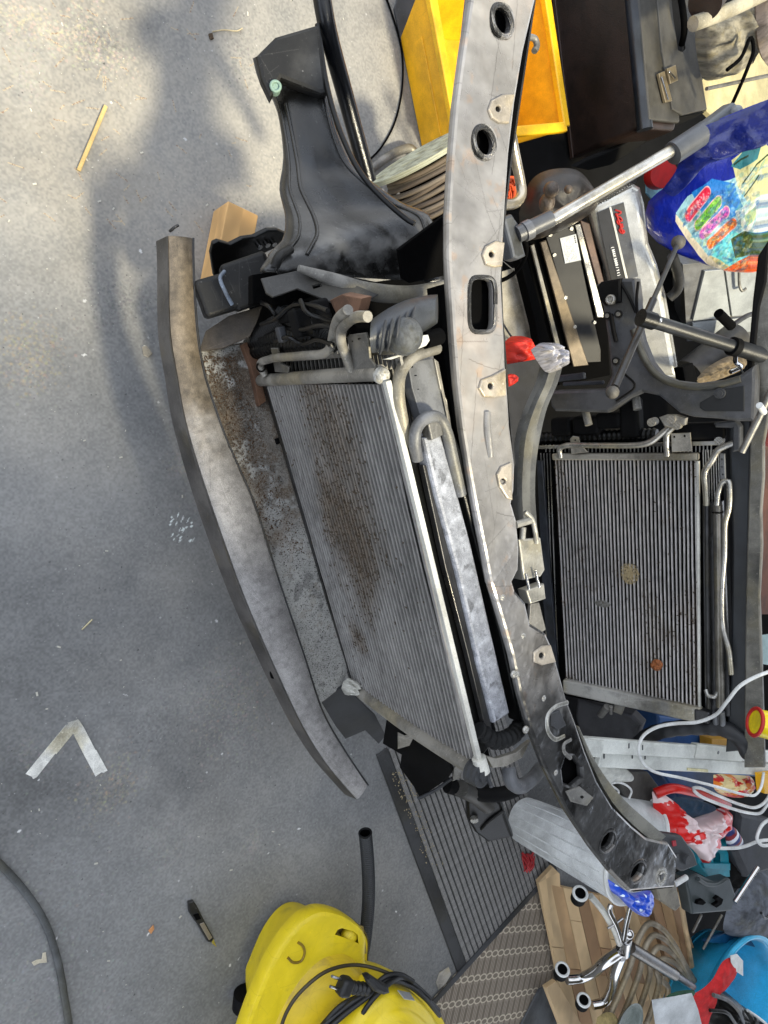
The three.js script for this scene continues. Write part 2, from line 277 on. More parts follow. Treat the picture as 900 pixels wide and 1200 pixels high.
  const g = new THREE.PlaneGeometry(240, 240); g.rotateX(-Math.PI / 2);
  const uv = g.attributes.uv, p = g.attributes.position; for (let i = 0; i < uv.count; i++) uv.setXY(i, p.getX(i), -p.getZ(i));
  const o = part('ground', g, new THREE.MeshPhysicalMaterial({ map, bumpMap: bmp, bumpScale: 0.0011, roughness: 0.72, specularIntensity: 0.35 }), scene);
  o.userData.kind = 'structure';
}

// unseen slab added overhead to shade the heap; sun comes in past its edge
{
  const s = new THREE.Shape([[2.3, 8], [14, 8], [14, -16], [-14, -16], [-14, -4.2], [2.3, -4.2]].map(([x, z]) => new THREE.Vector2(x, -z)));
  const g = new THREE.ExtrudeGeometry(s, { depth: 0.18, bevelEnabled: false }); g.rotateX(-Math.PI / 2); g.translate(0, 5, 0);
  const o = part('added_shade_slab', g, new THREE.MeshPhysicalMaterial({ color: 0x9a9894, roughness: 0.8 }), scene); o.userData.kind = 'structure';
}

// ================================================================ the front module of the car, in the foreground
const FRM = (tl, tr, br, bl) => { const a = V(...tr).sub(V(...tl)), b = V(...tl).sub(V(...bl)); const f = frame(V(...bl), a, b); f.w = a.length(); f.h = b.length(); return f; };
const FF = FRM([-0.226, 0.834, -0.660], [0.489, 0.795, -1.017], [0.448, 0.283, -1.067], [-0.267, 0.323, -0.710]);
const RF = FRM([-0.251, 0.682, -1.899], [0.518, 0.657, -2.118], [0.525, 0.221, -2.022], [-0.244, 0.246, -1.803]);

// condenser: thin flat tubes with folded fins between them, two end headers
function condenser(f, parent, finMap, tubeMap, n, label) {
  const w = f.w, h = f.h;
  const core = bxf(f, w / 2, h / 2, -0.006, w - 0.01, h - 0.006, 0.008, 0.001);
  const u = core.attributes.uv, P = core.attributes.position, inv = mtx(f).invert(), t = V(0, 0, 0);
  const setUV = (g) => { const a = g.attributes.uv, q = g.attributes.position; for (let i = 0; i < a.count; i++) { t.set(q.getX(i), q.getY(i), q.getZ(i)).applyMatrix4(inv); a.setXY(i, t.x / w, t.y / h); } return g; };
  const c = part('condenser', setUV(core), new THREE.MeshPhysicalMaterial({ map: finMap, roughness: 0.95, specularIntensity: 0.05 }), parent, label ? { label } : null);
  const tubes = [], fins = [];
  for (let i = 0; i < n; i++) {
    const y = (i + 0.5) / n * h, b = new THREE.BoxGeometry(w - 0.02, h / n * 0.36, 0.006, 24, 1, 1); const q = b.attributes.position;
    for (let k = 0; k < q.count; k++) { q.setY(k, q.getY(k) + noise(q.getX(k) * 9, i * 0.37, 3) * 0.0009); q.setZ(k, q.getZ(k) + noise(q.getX(k) * 6, i * 0.8, 8) * 0.0014); }
    b.translate(w / 2, y, 0.003); b.applyMatrix4(mtx(f)); tubes.push(setUV(b));
  }
  part('condenser_tubes', mg(tubes), new THREE.MeshPhysicalMaterial({ map: tubeMap, roughness: 0.5, metalness: 0.35 }), c, { kind: 'stuff' });
  const per = Math.floor(w / 0.0042), zig = new THREE.BoxGeometry(0.0007, h / n * 0.6, 0.011), im = new THREE.InstancedMesh(zig, new THREE.MeshPhysicalMaterial({ color: 0xffffff, roughness: 0.9, specularIntensity: 0.1 }), per * n);
  const m4 = new THREE.Matrix4(), R = new THREE.Matrix4(); let k = 0; const base = mtx(f);
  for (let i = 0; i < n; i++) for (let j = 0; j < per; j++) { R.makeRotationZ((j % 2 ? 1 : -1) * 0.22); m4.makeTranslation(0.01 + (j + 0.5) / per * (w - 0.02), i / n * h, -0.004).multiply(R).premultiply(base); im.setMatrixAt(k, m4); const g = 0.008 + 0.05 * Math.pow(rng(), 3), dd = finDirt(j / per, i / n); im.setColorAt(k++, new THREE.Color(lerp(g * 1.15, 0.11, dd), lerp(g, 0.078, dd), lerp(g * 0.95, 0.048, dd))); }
  const db = []; for (let q = 0; q < 9000 && db.length < 900; q++) { const x = rng(), y = rng(); if (rng() > finDirt(x, y) * 1.2 + 0.012) continue; const g = new THREE.BoxGeometry(rr(0.001, 0.007), rr(0.001, 0.003), 0.0015); g.rotateZ(rr(0, 3.1)); g.rotateY(rr(-0.5, 0.5)); g.translate(x * w, y * h, 0.0065); g.applyMatrix4(base); db.push(g); }
  part('trapped_debris', mg(db), mat(0x55493b, { r: 1, bs: 0 }), c, { kind: 'stuff' });
  im.name = 'condenser_fins'; im.userData.kind = 'stuff'; im.castShadow = im.receiveShadow = true; c.add(im);
  return c;
}
let finDirt = () => 0;
const dN = oct(5, 6, 501), dN2 = oct(40, 4, 521);
function coreMaps(dirt, tone, dust) {
  const tubeMap = dtex(512, 512, (u, v) => { const d = dirt(u, v), n = dN2(u, v), q = dust(u, v) * n; let g = tone * (0.80 + 0.35 * dN(u * 0.9, v) + 0.3 * (n - 0.5)); g = clamp(g, 0.3, 0.95); const b = [0.40, 0.345, 0.285].map((c) => c * (0.6 + 0.7 * n)); return b.map((c, k) => lerp(lerp(g * [1, 0.985, 0.97][k], c, d * 0.85), 0.8, q * 0.6)); }, true, 1);
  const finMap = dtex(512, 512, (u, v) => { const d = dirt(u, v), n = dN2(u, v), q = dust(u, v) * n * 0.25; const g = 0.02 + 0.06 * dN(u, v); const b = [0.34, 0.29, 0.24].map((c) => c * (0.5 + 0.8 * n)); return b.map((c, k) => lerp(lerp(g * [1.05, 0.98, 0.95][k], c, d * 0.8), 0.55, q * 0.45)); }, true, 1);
  return [finMap, tubeMap];
}
const blob = (u, v, cx, cy, rx, ry, n) => sstep(1.5, 0.3, Math.hypot((u - cx) / rx, (v - cy) / ry) + (n - 0.5) * 1.6);

const FM = thing('front_end_module', 'dusty front end of a car nearest the camera, with curved bumper beam and muddy condenser', 'car front end', 'dismantled car front ends');
{
  const dirtF = (u, v) => { const n = dN(u, v), m = dN2(u, v); return clamp(Math.max(blob(u, v, 0.16, 0.52, 0.24, 0.2, n) * 0.6, blob(u, v, 0.42, 0.46, 0.24, 0.19, n) * 0.85, 0.7 * blob(u, v, 0.78, 0.22, 0.06, 0.08, n)) * (0.55 + 0.7 * m)); };
  finDirt = dirtF;
  const [fm, tm] = coreMaps(dirtF, 0.60, (u, v) => sstep(0.5, 0.1, v) * sstep(0.2, 0.6, u) * 0.7 + 0.05);
  const c = condenser(FF, FM, fm, tm, 37, 'muddy condenser core with a brown dirt patch');
  const P = (x, y, n = 0) => at(FF, x, y, n);
  const TL = V(-0.226, 0.834, -0.66), GF = F3(TL, V(0.489, 0.795, -1.017), TL.clone().add(V(-0.06, -0.03, -0.3))), G = (x, y, n = 0) => at(GF, x, y, n);
  part('header', mg([tube([P(306, 446, 0.004), P(380, 441, 0.004), P(446, 437, 0.004)], 0.0135, { m: 14 })]), M.aluDull, c);
  part('header_cap', ball(P(447, 440, 0.006), 0.0145), mat(0xc9c8c2, { r: 0.5, map: grime }), c);
  part('header', tube([P(413, 803, 0.004), P(485, 855, 0.004), P(556, 900, 0.004)], 0.0175, { m: 14 }), M.aluDull, c);
  part('top_rail', bar(P(453, 446, 0.006), P(563, 900, 0.006), 0.013, 0.011, FF.n), M.whiteMetal, c);
  part('header_cap', mg([rod(P(561, 888, 0.005), P(566, 905, 0.005), 0.014), ball(P(566, 906, 0.005), 0.012)]), M.whiteMetal, c);
  part('bottom_rail', bar(P(311, 449, -0.002), P(412, 797, -0.002), 0.016, 0.008, FF.n), M.steelDark, c);
  // radiator behind
  const rd = part('radiator', slab([[298, 408], [330, 420], [447, 412], [453, 440], [561, 905], [420, 800], [330, 600]], FF, 0.035, { dn: -0.03 }), M.deep, FM);
  part('radiator_seam', bar(P(328, 421, -0.022), P(470, 409, -0.022), 0.012, 0.014, FF.n), M.aluDull, rd);
  const cr = []; for (let i = 0; i < 24; i++) { const t = i / 23; cr.push(bxf({ ...FF, o: P(lerp(332, 466, t), lerp(418, 407, t), -0.014) }, 0, 0, 0, 0.006, 0.004, 0.006, 0.001)); }
  part('crimp_tabs', mg(cr), M.zinc, rd, { kind: 'stuff' });
  const rf = []; for (let i = 0; i < 30; i++) { const t = i / 29; rf.push(bar(P(lerp(332, 468, t), lerp(424, 412, t), -0.024), P(lerp(334, 472, t), lerp(440, 432, t), -0.024), 0.004, 0.006, FF.n, 0.001)); }
  for (let i = 0; i < 9; i++) rf.push(bar(G(458 + i * 3, 425 + i, -0.03), G(472 + i * 3.2, 520 + i, -0.03), 0.0035, 0.006, GF.n, 0.001));
  part('radiator_tubes', mg(rf), M.zinc, rd, { kind: 'stuff' });
  // refrigerant pipes
  part('refrigerant_pipe', tube([P(311, 440, 0.015), P(305, 428, 0.02), P(316, 421, 0.022), P(350, 417, 0.022), P(380, 414, 0.022), P(387, 407, 0.025), P(391, 390, 0.03), P(396, 374, 0.04), P(408, 363, 0.05)], 0.0082, { m: 12 }), M.aluDull, FM);
  part('refrigerant_pipe', tube([P(412, 434, 0.012), P(406, 418, 0.02), P(400, 402, 0.03), P(400, 388, 0.035), P(408, 377, 0.04), P(420, 371, 0.045), P(431, 371, 0.045)], 0.0085, { m: 12 }), M.aluDull, FM);
  part('mounting_bracket', slab([[406, 393], [428, 390], [431, 400], [433, 420], [442, 433], [415, 434], [410, 415]], FF, 0.005, { dn: 0.012, holes: [oval(421, 397, 2.5, 2.5), oval(413, 400, 1.6, 2)] }), M.zinc, FM);
  part('mounting_bracket', slab([[317, 408], [325, 408], [328, 426], [338, 430], [337, 437], [322, 436]], FF, 0.005, { dn: 0.01 }), M.zinc, FM);
  // black plastic ducting and hoses above the left header
  const dm = [];
  for (let k = 0; k < 9; k++) { const t = k / 8, x = lerp(436, 512, t), y = lerp(398, 366, t), q = 0.5 + 0.5 * Math.sin(Math.PI * (0.18 + 0.72 * t)); dm.push(Array.from({ length: 20 }, (_, i) => { const a = i / 20 * 2 * Math.PI; return G(x - 3 * Math.cos(a) * q, y + 26 * q * Math.sin(a) - 4, 0.02 + 0.045 * q * Math.cos(a)); })); }
  const dome = part('intercooler_tank', loft(dm), mat(0x3c4046, { r: 0.45, map: grime }), FM, { label: 'ribbed dark grey plastic tank' });
  for (let i = 0; i < 5; i++) { const t = 0.12 + i * 0.11, x = lerp(436, 512, t), y = lerp(398, 366, t); part('rib', tube([G(x, y + 20, 0.04), G(x + 3, y + 8, 0.066), G(x + 5, y - 8, 0.068), G(x + 8, y - 22, 0.05)], 0.0025, { m: 6 }), M.greyDark, dome); }
  part('outlet_dome', ball(G(473, 394, 0.055), 0.03), mat(0x55585a, { r: 0.45, map: grime }), dome);
  part('retainer_plate', slab([[468, 408], [494, 393], [502, 392], [504, 399], [500, 405], [474, 416], [460, 421], [450, 421], [466, 416]], GF, 0.006, { dn: 0.045, holes: [rrect(480, 404, 3, 1.2, -0.4), rrect(494, 398, 3, 1.2, -0.4)] }), M.whiteMetal, FM);
  part('rubber_plug', rod(G(497, 399, 0.03), G(515, 394, 0.03), 0.014), M.deep, FM);
  for (const q of [[[292, 405], [320, 396], [345, 392], [372, 396]], [[300, 398], [318, 382], [342, 372], [352, 360]], [[330, 365], [352, 380], [378, 388], [392, 400]], [[300, 412], [330, 406], [370, 404], [400, 404]]]) part('hose', tube(q.map(([x, y], i) => P(x, y, -0.01 - 0.006 * i)), (t) => 0.016 + 0.0016 * Math.sin(t * 150), { m: 12, n: 120 }), M.blackGloss, FM);
  for (const q of [[[300, 352], [318, 362], [330, 380], [352, 386], [380, 382], [404, 392]], [[352, 352], [360, 366], [378, 374], [398, 378]], [[306, 380], [326, 372], [340, 360], [366, 358], [384, 364]], [[322, 400], [340, 396], [352, 402], [372, 398], [390, 404]]]) part('wiring', tube(q.map(([x, y], i) => P(x, y, 0.03 + 0.008 * Math.sin(i * 2.1))), 0.0042, { m: 8 }), M.blackGloss, FM);
  part('connector', bxf({ ...FF, o: P(330, 392, 0.035) }, 0, 0, 0, 0.03, 0.018, 0.016, 0.004), M.greyDark, FM);
  part('fan_shroud', slab([[292, 352], [410, 352], [420, 400], [330, 420], [290, 418]], FF, 0.03, { dn: -0.05 }), M.deep, FM);
  part('sensor_block', mg([bxf({ ...FF, o: P(352, 378, 0.02) }, 0, 0, 0, 0.05, 0.035, 0.03, 0.006), bxf({ ...FF, o: P(336, 372, 0.02) }, 0, 0, 0, 0.02, 0.05, 0.02, 0.006), bxf({ ...FF, o: P(376, 368, 0.01) }, 0, 0, 0, 0.05, 0.03, 0.03, 0.006)]), M.blackMatt, FM);
  const clips = mg([[316, 488, 8], [326, 516, 7], [347, 600, 8], [355, 628, 8], [363, 690, 7], [378, 722, 8], [386, 738, 8]].map(([x, y, s]) => bxf({ ...FF, o: P(x, y, -0.004) }, 0, 0, 0, s * 0.002, 0.016, 0.02, 0.002)));
  part('clips', clips, M.blackMatt, FM, { kind: 'stuff' });
  for (const [x, y] of [[389, 400], [403, 388], [306, 430]]) part('pipe_clamp', ring({ ...FF, x: FF.x, y: FF.n, n: FF.y, o: P(x, y, 0.025) }, x, y, 0, 0.0095, 0.002), M.zinc, FM);
  // grey intercooler panel and tubes to the right of the condenser
  const gp = part('side_panel', slab([[478, 424], [509, 420], [516, 440], [518, 460], [524, 470], [527, 492], [494, 492], [483, 455]], GF, 0.02, { dn: 0.01, holes: [rrect(483, 430, 2, 2), rrect(487, 440, 2.2, 1.8), rrect(490, 456, 2, 1.6)] }), M.grey, FM);
  part('mesh_edge', slab([[509, 420], [514, 424], [521, 460], [528, 490], [533, 530], [528, 530], [523, 470], [516, 455]], GF, 0.008, { dn: 0.014 }), M.aluDull, gp);
  part('coolant_pipe', tube([G(512, 408, 0.01), G(495, 413, 0.018), G(480, 421, 0.02), G(469, 438, 0.02), G(467, 462, 0.02), G(471, 490, 0.016), G(478, 522, 0.01)], 0.0105, { m: 12 }), mat(0x9a968c, { r: 0.5, m: 0.3, map: grime }), FM);
  part('coolant_pipe', tube([G(489, 538, 0.02), G(486, 518, 0.03), G(488, 502, 0.034), G(499, 490, 0.036), G(514, 490, 0.036), G(523, 506, 0.036), G(530, 535, 0.034), G(540, 580, 0.03)], 0.0105, { m: 12 }), mat(0x77787a, { r: 0.5, m: 0.3, map: grime }), FM);
  part('pipe_block', bxf({ ...GF, o: G(506, 503, 0.03) }, 0, 0, 0, 0.03, 0.03, 0.02, 0.003), M.zinc, FM);
  part('intercooler', slab([[497, 513], [517, 507], [532, 560], [553, 640], [577, 745], [598, 836], [580, 848], [562, 780], [537, 670], [512, 578]], GF, 0.045, { dn: 0.03, bevel: 0.006 }), M.aluBlue, FM, { label: 'pale dusty aluminium cooler bar' });
  part('shroud', slab([[474, 520], [494, 520], [512, 580], [540, 680], [566, 790], [584, 862], [568, 884], [562, 890], [540, 800], [512, 690], [490, 600]], GF, 0.03, { dn: 0.005, bevel: 0.005 }), M.blackGloss, FM);
  part('shroud_edge', slab([[496, 545], [503, 545], [530, 660], [556, 765], [578, 860], [571, 862], [548, 765], [522, 665]], GF, 0.012, { dn: 0.02 }), M.steelDark, FM);
  part('shroud', slab([[522, 505], [532, 505], [552, 560], [578, 650], [600, 740], [622, 850], [609, 846], [590, 755], [562, 650], [538, 560]], GF, 0.03, { dn: 0.03, bevel: 0.004 }), M.blackGloss, FM);
  part('outlet_hose', tube([G(560, 855, 0.02), G(580, 868, 0.03), G(600, 862, 0.03), G(610, 850, 0.02)], (t) => 0.016 + 0.002 * Math.sin(t * 60), { m: 12, n: 60 }), M.rubber, FM);
  part('hose_clamp', slab([[570, 886], [582, 889], [605, 882], [622, 868], [612, 888], [594, 898], [578, 900]], GF, 0.01, { dn: 0.03 }), M.aluDull, FM);
  part('valve', mg([cyl(GF, 566, 909, 0.03, 0.024, 0.03), cyl(GF, 569, 910, 0.036, 0.012, 0.02), rod(G(572, 912, 0.035), G(576, 922, 0.05), 0.004)]), M.greyDark, FM);
  part('outlet_hose', tube([G(596, 900, 0.0), G(598, 914, 0.01), G(608, 922, 0.01), G(622, 914, 0.0), G(634, 900, -0.02)], 0.015, { m: 12 }), M.grey, FM);
}
// bumper beam: pressed box section with a lip
const beamLine = [[198, 276, 226, 279, 0.335], [199, 300, 226, 300, 0.335], [201, 390, 231, 388, 0.335], [209, 440, 239, 436, 0.335], [217, 485, 251, 475, 0.335], [229, 530, 266, 517, 0.335], [252, 600, 296, 586, 0.335], [288, 700, 327, 682, 0.335], [327, 790, 356, 768, 0.335], [357, 853, 378, 834, 0.335], [382, 893, 399, 872, 0.335], [411, 928, 424, 910, 0.335], [419, 937, 431, 920, 0.335]];
part('beam_face', strip(beamLine, [[-0.05, -0.008], [-0.03, -0.003], [-0.04, -0.012], [-0.15, -0.05], [-0.17, -0.052], [-0.17, -0.046]], 5), mat(0x5a5754, { r: 0.5, m: 0.2, map: grime }), FM);
part('bumper_beam', strip(beamLine,
  [[0, -0.003], [0.1, 0.001], [0.5, 0.003], [0.9, 0.001], [0.98, -0.002], [1.0, -0.008], [1.0, -0.06], [0.96, -0.06], [0.95, -0.01], [0.06, -0.012], [-0.1, -0.05], [-0.12, -0.054], [-0.14, -0.05], [-0.035, -0.012]], 5),
  (() => {
    const n = oct(4, 7, 611), n3 = oct(32, 5, 641), w = 512, h = 2048, sc = new Float32Array(w * h); seed = 606;
    for (let k = 0; k < 420; k++) { let x = rng() * w, y = rng() * h; const l = rr(10, 160), an = Math.PI / 2 + rr(-0.5, 0.5), v = rr(-0.5, 0.6); for (let t = 0; t < l; t++) { x += Math.cos(an); y += Math.sin(an); sc[((Math.floor(y) % h + h) % h) * w + (Math.floor(x) % w + w) % w] = v; } }
    const map = dtex(w, h, (u, v, i, j) => {
      const a = n(u, v * 4 % 1), s = n3(u, v * 4 % 1), f = nF(u * 2, v * 8), q = sc[j * w + i], pale = sstep(0.12, 0.30, v + (a - 0.5) * 0.22);
      const k = 0.27 + 0.30 * a + 0.22 * (s - 0.5) + 0.10 * (f - 0.5) + 0.15 * q, g = 0.60 + 0.26 * (a - 0.5) + 0.15 * (s - 0.5) + 0.16 * (f - 0.5) + 0.16 * q - 0.05 * sstep(0.56, 0.7, n3(v * 4 % 1, u)), w3 = [k * 1.02, k * 0.92, k * 0.78];
      return [lerp(w3[0], g, pale), lerp(w3[1], g * 0.985, pale), lerp(w3[2], g * 0.975, pale)];
    }, true, 1 / 0.4, 1 / 1.6);
    return new THREE.MeshPhysicalMaterial({ map, roughness: 0.46, metalness: 0.3, bumpMap: map, bumpScale: 0.0016 });
  })(), FM, { label: 'curved dusty bumper beam' });
for (const [x, y] of [[196, 372], [205, 428], [262, 640], [318, 790]]) part('slot', bxe(W(x - 4, y - 5, 0.300), W(x - 1, y + 5, 0.300), 0.012, 0.01, 0.003), M.deep, FM);
part('beam_edge', tube(beamLine.map((s) => W(s[2] + 0.6, s[3], 0.333)), 0.0022, { m: 6 }), M.steelDark, FM);
part('beam_lip', tube([W(203, 268, 0.34), W(199, 271, 0.335), W(205, 266, 0.35), W(209, 264, 0.35)], 0.003), M.steelDark, FM);
{
  const a = W(233, 353, 0.31), b = W(310, 330, 0.36), dark = M.black;
  const t = part('crash_tube', bar(a, b, 0.078, 0.07, V(0, 1, 0), 0.01), dark, FM);
  part('weld_bead', tube([W(263, 318, 0.375), W(258, 326, 0.385), W(264, 342, 0.392), W(272, 357, 0.385)], 0.004), mat(0x7c8796, { r: 0.6, map: grime }), t);
  part('crash_tube_sleeve', bar(W(266, 340, 0.325), W(318, 322, 0.365), 0.098, 0.085, V(0, 1, 0), 0.01), M.black, FM);
  const f = F3(W(247, 300, 0.30), W(330, 272, 0.34), W(265, 315, 0.27));
  const fl = part('flange_bracket', slab([[247, 298], [250, 286], [256, 283], [270, 287], [284, 280], [298, 278], [314, 270], [326, 270], [337, 275], [331, 287], [294, 305], [268, 314], [262, 322], [251, 324]], f, 0.012, { holes: [oval(260, 293, 2, 4), oval(254, 317, 2, 5)], bevel: 0.003 }), M.blackGloss, FM);
  part('bolt', mg([cyl(f, 305, 290, 0.012, 0.006, 0.014), cyl(f, 314, 288, 0.012, 0.006, 0.014), cyl(f, 322, 287, 0.012, 0.006, 0.014)]), M.chrome, fl);
  part('mounting_plate', slab([[233, 412], [241, 388], [268, 370], [308, 358], [301, 378], [293, 394], [262, 408]], F3(W(233, 412, 0.27), W(308, 358, 0.34), W(241, 388, 0.28)), 0.012), mat(0x6b6258, { r: 0.5, m: 0.4, map: grime }), FM);
}
// splash panel between beam and condenser
{
  const n = oct(6, 6, 711), n2 = oct(48, 4, 731);
  const p0 = W(230, 400, 0.27), p1 = W(400, 810, 0.27), ax = p1.clone().sub(p0);
  const map = dtex(1024, 1024, (u, v) => {
    const x = -0.6 + u * 1.2, z = -(v * 1.2), q = V(x, 0.27, z).sub(p0), s = clamp((q.x * ax.x + q.z * ax.z) / (ax.x * ax.x + ax.z * ax.z)), a = n(u, v), b = n2(u, v);
    const d = clamp(0.95 * sstep(0.66, 0.2, s + (a - 0.5) * 0.6) * sstep(0.25, 0.52, a + (b - 0.5) * 1.3) + sstep(0.60, 0.70, b) * 0.22);
    const g = 0.70 + 0.14 * (a - 0.5) + 0.22 * (b - 0.5) - 0.14 * sstep(0.6, 0.74, n2(v, u)), w = [0.33, 0.288, 0.243].map((c) => c * (0.45 + 1.0 * b)), warm = 0, f = nF(u * 3 % 1, v * 3 % 1), f2 = nF(v * 3 % 1, u * 3 % 1);
    const sp = -0.42 * sstep(0.74, 0.9, f) + 0.14 * (f2 - 0.5), dd = clamp(d * (0.45 + 1.1 * f2)); return [lerp(g + sp, w[0], dd), lerp(g * 0.995 + sp, w[1], dd), lerp(g * 0.97 + sp, w[2], dd)];
  }, true, 1 / 1.2);
  map.offset.set(0.5, 0);
  const g = slab([[234, 411], [296, 399], [314, 430], [326, 490], [340, 545], [357, 600], [374, 650], [388, 700], [400, 745], [408, 786], [400, 806], [377, 824], [350, 770], [322, 690], [296, 615], [268, 530], [245, 455]], HF(0.27), 0.012, { bevel: 0.003 });
  part('splash_panel', g, new THREE.MeshPhysicalMaterial({ map, bumpMap: map, bumpScale: 0.003, roughness: 0.8 }), FM, { label: 'grey splash panel strewn with brown dirt' });
  const cr = []; seed = 55; for (let k = 0; k < 900; k++) { const t = Math.pow(rng(), 1.4), y = lerp(418, 650, t), x = lerp(262, 345, t) + rr(-28, 14) , p = W(x, y, 0.272); const b = new THREE.BoxGeometry(rr(0.001, 0.004), rr(0.001, 0.002), rr(0.0008, 0.002)); b.rotateY(rr(0, 6)); b.rotateX(rr(-0.4, 0.4)); b.translate(p.x, p.y, p.z); cr.push(b); }
  part('dirt_crumbs', mg(cr), mat(0x6a5038, { r: 0.95, bs: 0 }), FM, { kind: 'stuff' });
  part('foam_strip', slab([[284, 404], [296, 398], [311, 388], [316, 394], [300, 410], [312, 470], [304, 476], [294, 430]], HF(0.285), 0.02), mat(0x80604c, { r: 0.95, map: grime }), FM, { label: 'crumbling brown foam strip' });
  part('foam_strip', slab([[386, 352], [400, 345], [424, 350], [420, 366], [396, 372]], FF, 0.02, { dn: -0.01 }), mat(0x80604c, { r: 0.95, map: grime }), FM, { label: 'crumbling brown foam strip' });
}
// plastic wing of the carrier at the left
{
  const dq = [[301, 66, 372, 30, 0.42, 0.05], [308, 92, 378, 62, 0.43, 0.055], [319, 110, 381, 88, 0.44, 0.055], [324, 124, 386, 112, 0.45, 0.045], [331, 158, 397, 155, 0.47, 0.045], [334, 192, 414, 190, 0.49, 0.045], [333, 222, 440, 212, 0.52, 0.05], [342, 254, 478, 236, 0.55, 0.055], [340, 280, 512, 250, 0.58, 0.06], [322, 302, 524, 285, 0.6, 0.06], [312, 318, 528, 318, 0.6, 0.05], [330, 320, 528, 332, 0.59, 0.035]];
  const wn = oct(4, 6, 1101), wn2 = oct(20, 5, 1121);
  const wmap = dtex(512, 512, (u, v, i, j) => { const k = j * 512 + i, a = wn(u, v), b = wn2(u, v), pw = sstep(0.70, 0.84, v) * sstep(0.30, 0.8, a + (b - 0.5) * 1.0); const m = 0.075 + 0.10 * sstep(0.42, 0.75, a) + 0.05 * (b - 0.5) + 0.14 * spk[k] + 0.06 * scr[k]; return [lerp(m, 0.56, pw * 0.4), lerp(m * 0.995, 0.56, pw * 0.4), lerp(m * 0.98, 0.56, pw * 0.4)]; }, true, 1 / 0.5, 1 / 0.95);
  const wingM = new THREE.MeshPhysicalMaterial({ map: wmap, roughness: 0.36, bumpMap: bumpN, bumpScale: 0.0005, roughnessMap: roughM });
  const rings = [];
  const c1 = new THREE.CatmullRomCurve3(dq.map((q) => W(q[0], q[1], q[4]))), c2 = new THREE.CatmullRomCurve3(dq.map((q) => W(q[2], q[3], q[4] + 0.05))), th = new THREE.CatmullRomCurve3(dq.map((q) => V(q[5], 0, 0)));
  for (let j = 0; j <= 44; j++) {
    const l = c1.getPoint(j / 44), r = c2.getPoint(j / 44), t = th.getPoint(j / 44).x, e = r.clone().sub(l), x = e.clone().normalize(), n = CAM.clone().sub(l).normalize(); n.addScaledVector(x, -n.dot(x)).normalize();
    rings.push(Array.from({ length: 28 }, (_, i) => { const a = i / 28 * 2 * Math.PI, p = (v) => Math.sign(v) * Math.pow(Math.abs(v), 0.5), cx = p(Math.cos(a)), sy = p(Math.sin(a)); const s = j / 44, dish = sy > 0 ? -0.026 * Math.exp(-Math.pow(cx * 1.7 - 0.35, 2)) * sstep(0.2, 0.6, s) + 0.018 * Math.exp(-Math.pow((cx + 0.45 - 0.3 * s) * 3.2, 2)) * sstep(0.1, 0.5, s) + 0.012 * noise(cx * 1.5, s * 5, 4) : 0; return l.clone().addScaledVector(e, 0.5 + 0.5 * cx).addScaledVector(n, -t / 2 + sy * t / 2 + dish); }));
  }
  const wg = loft(rings); { let mv = 0; const u = wg.attributes.uv; for (let i = 0; i < u.count; i++) if (Math.abs(u.getY(i)) < 2) mv = Math.max(mv, u.getY(i)); wmap.repeat.set(2, 1 / mv); }
  const w = part('carrier_wing', wg, wingM, FM, { label: 'dusty black plastic wing of the carrier' });
  for (const [i, j0, j1, r] of [[4, 8, 40, 0.0035], [9, 12, 36, 0.004], [11, 6, 42, 0.003]]) { const q = []; for (let j = j0; j <= j1; j += 2) q.push(rings[j][i]); part('moulded_ridge', tube(q, r, { m: 8, n: 60 }), wingM, w); }
  const lipf = F3(W(301, 66, 0.47), W(372, 30, 0.52), W(386, 112, 0.52));
  part('wing_tip', slab([[300, 65], [323, 42], [371, 28], [375, 32], [384, 108], [376, 110], [330, 92], [317, 115], [306, 92]], lipf, 0.035, { bevel: 0.008, dn: 0.002 }), M.black, w);
  part('clip', mg([cyl(lipf, 323, 101, 0.006, 0.011, 0.02), ring(lipf, 323, 101, 0.007, 0.009, 0.003)]), mat(0x8aa79c, { r: 0.4 }), w);
  part('rim_lip', tube([W(372, 29, 0.5), W(383, 100, 0.52), W(401, 160, 0.55), W(428, 210, 0.59), W(478, 258, 0.64), W(486, 262, 0.65)], 0.0055, { m: 8 }), M.blackGloss, w);
  part('rim_lip', tube([W(340, 292, 0.6), W(327, 301, 0.61), W(322, 312, 0.6)], 0.009), M.black, w);
  const lp = F3(W(345, 325, 0.62), W(525, 330, 0.66), W(430, 290, 0.66));
  part('dust_ledge', tube([at(lp, 350, 314, 0.0), at(lp, 385, 326, 0.004), at(lp, 430, 341, 0.004), at(lp, 480, 344, 0.004), at(lp, 528, 330, 0)], (s) => 0.006 + 0.012 * Math.sin(Math.PI * s)), mat(0x8a8883, { r: 0.9, map: grime }), w);
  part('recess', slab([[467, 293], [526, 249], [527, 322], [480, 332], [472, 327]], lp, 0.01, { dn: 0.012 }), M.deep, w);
  const fl = slab([[306, 326], [362, 314], [400, 327], [444, 345], [413, 363], [384, 352], [349, 338], [320, 348], [312, 343]], F3(W(306, 326, 0.58), W(362, 314, 0.60), W(413, 363, 0.64)), 0.006, { dn: 0.016, holes: [[[364, 334], [376, 331], [379, 336], [367, 340]]] });
  part('air_flap', fl, mat(0x403f3d, { r: 0.6, map: grime }), FM, { label: 'grey rubber air flap' });
  part('dark_gap_panel', slab([[296, 322], [350, 312], [440, 330], [532, 318], [534, 400], [470, 395], [430, 380], [400, 362], [296, 356]], HF(0.50), 0.02), M.deep, FM);  // dark panel added to fill the bright gaps below the flap
  part('carrier_post', slab([[512, 335], [530, 330], [545, 420], [560, 520], [575, 560], [552, 560], [532, 500], [520, 420]], HF(0.74), 0.03), M.deep, FM);
}
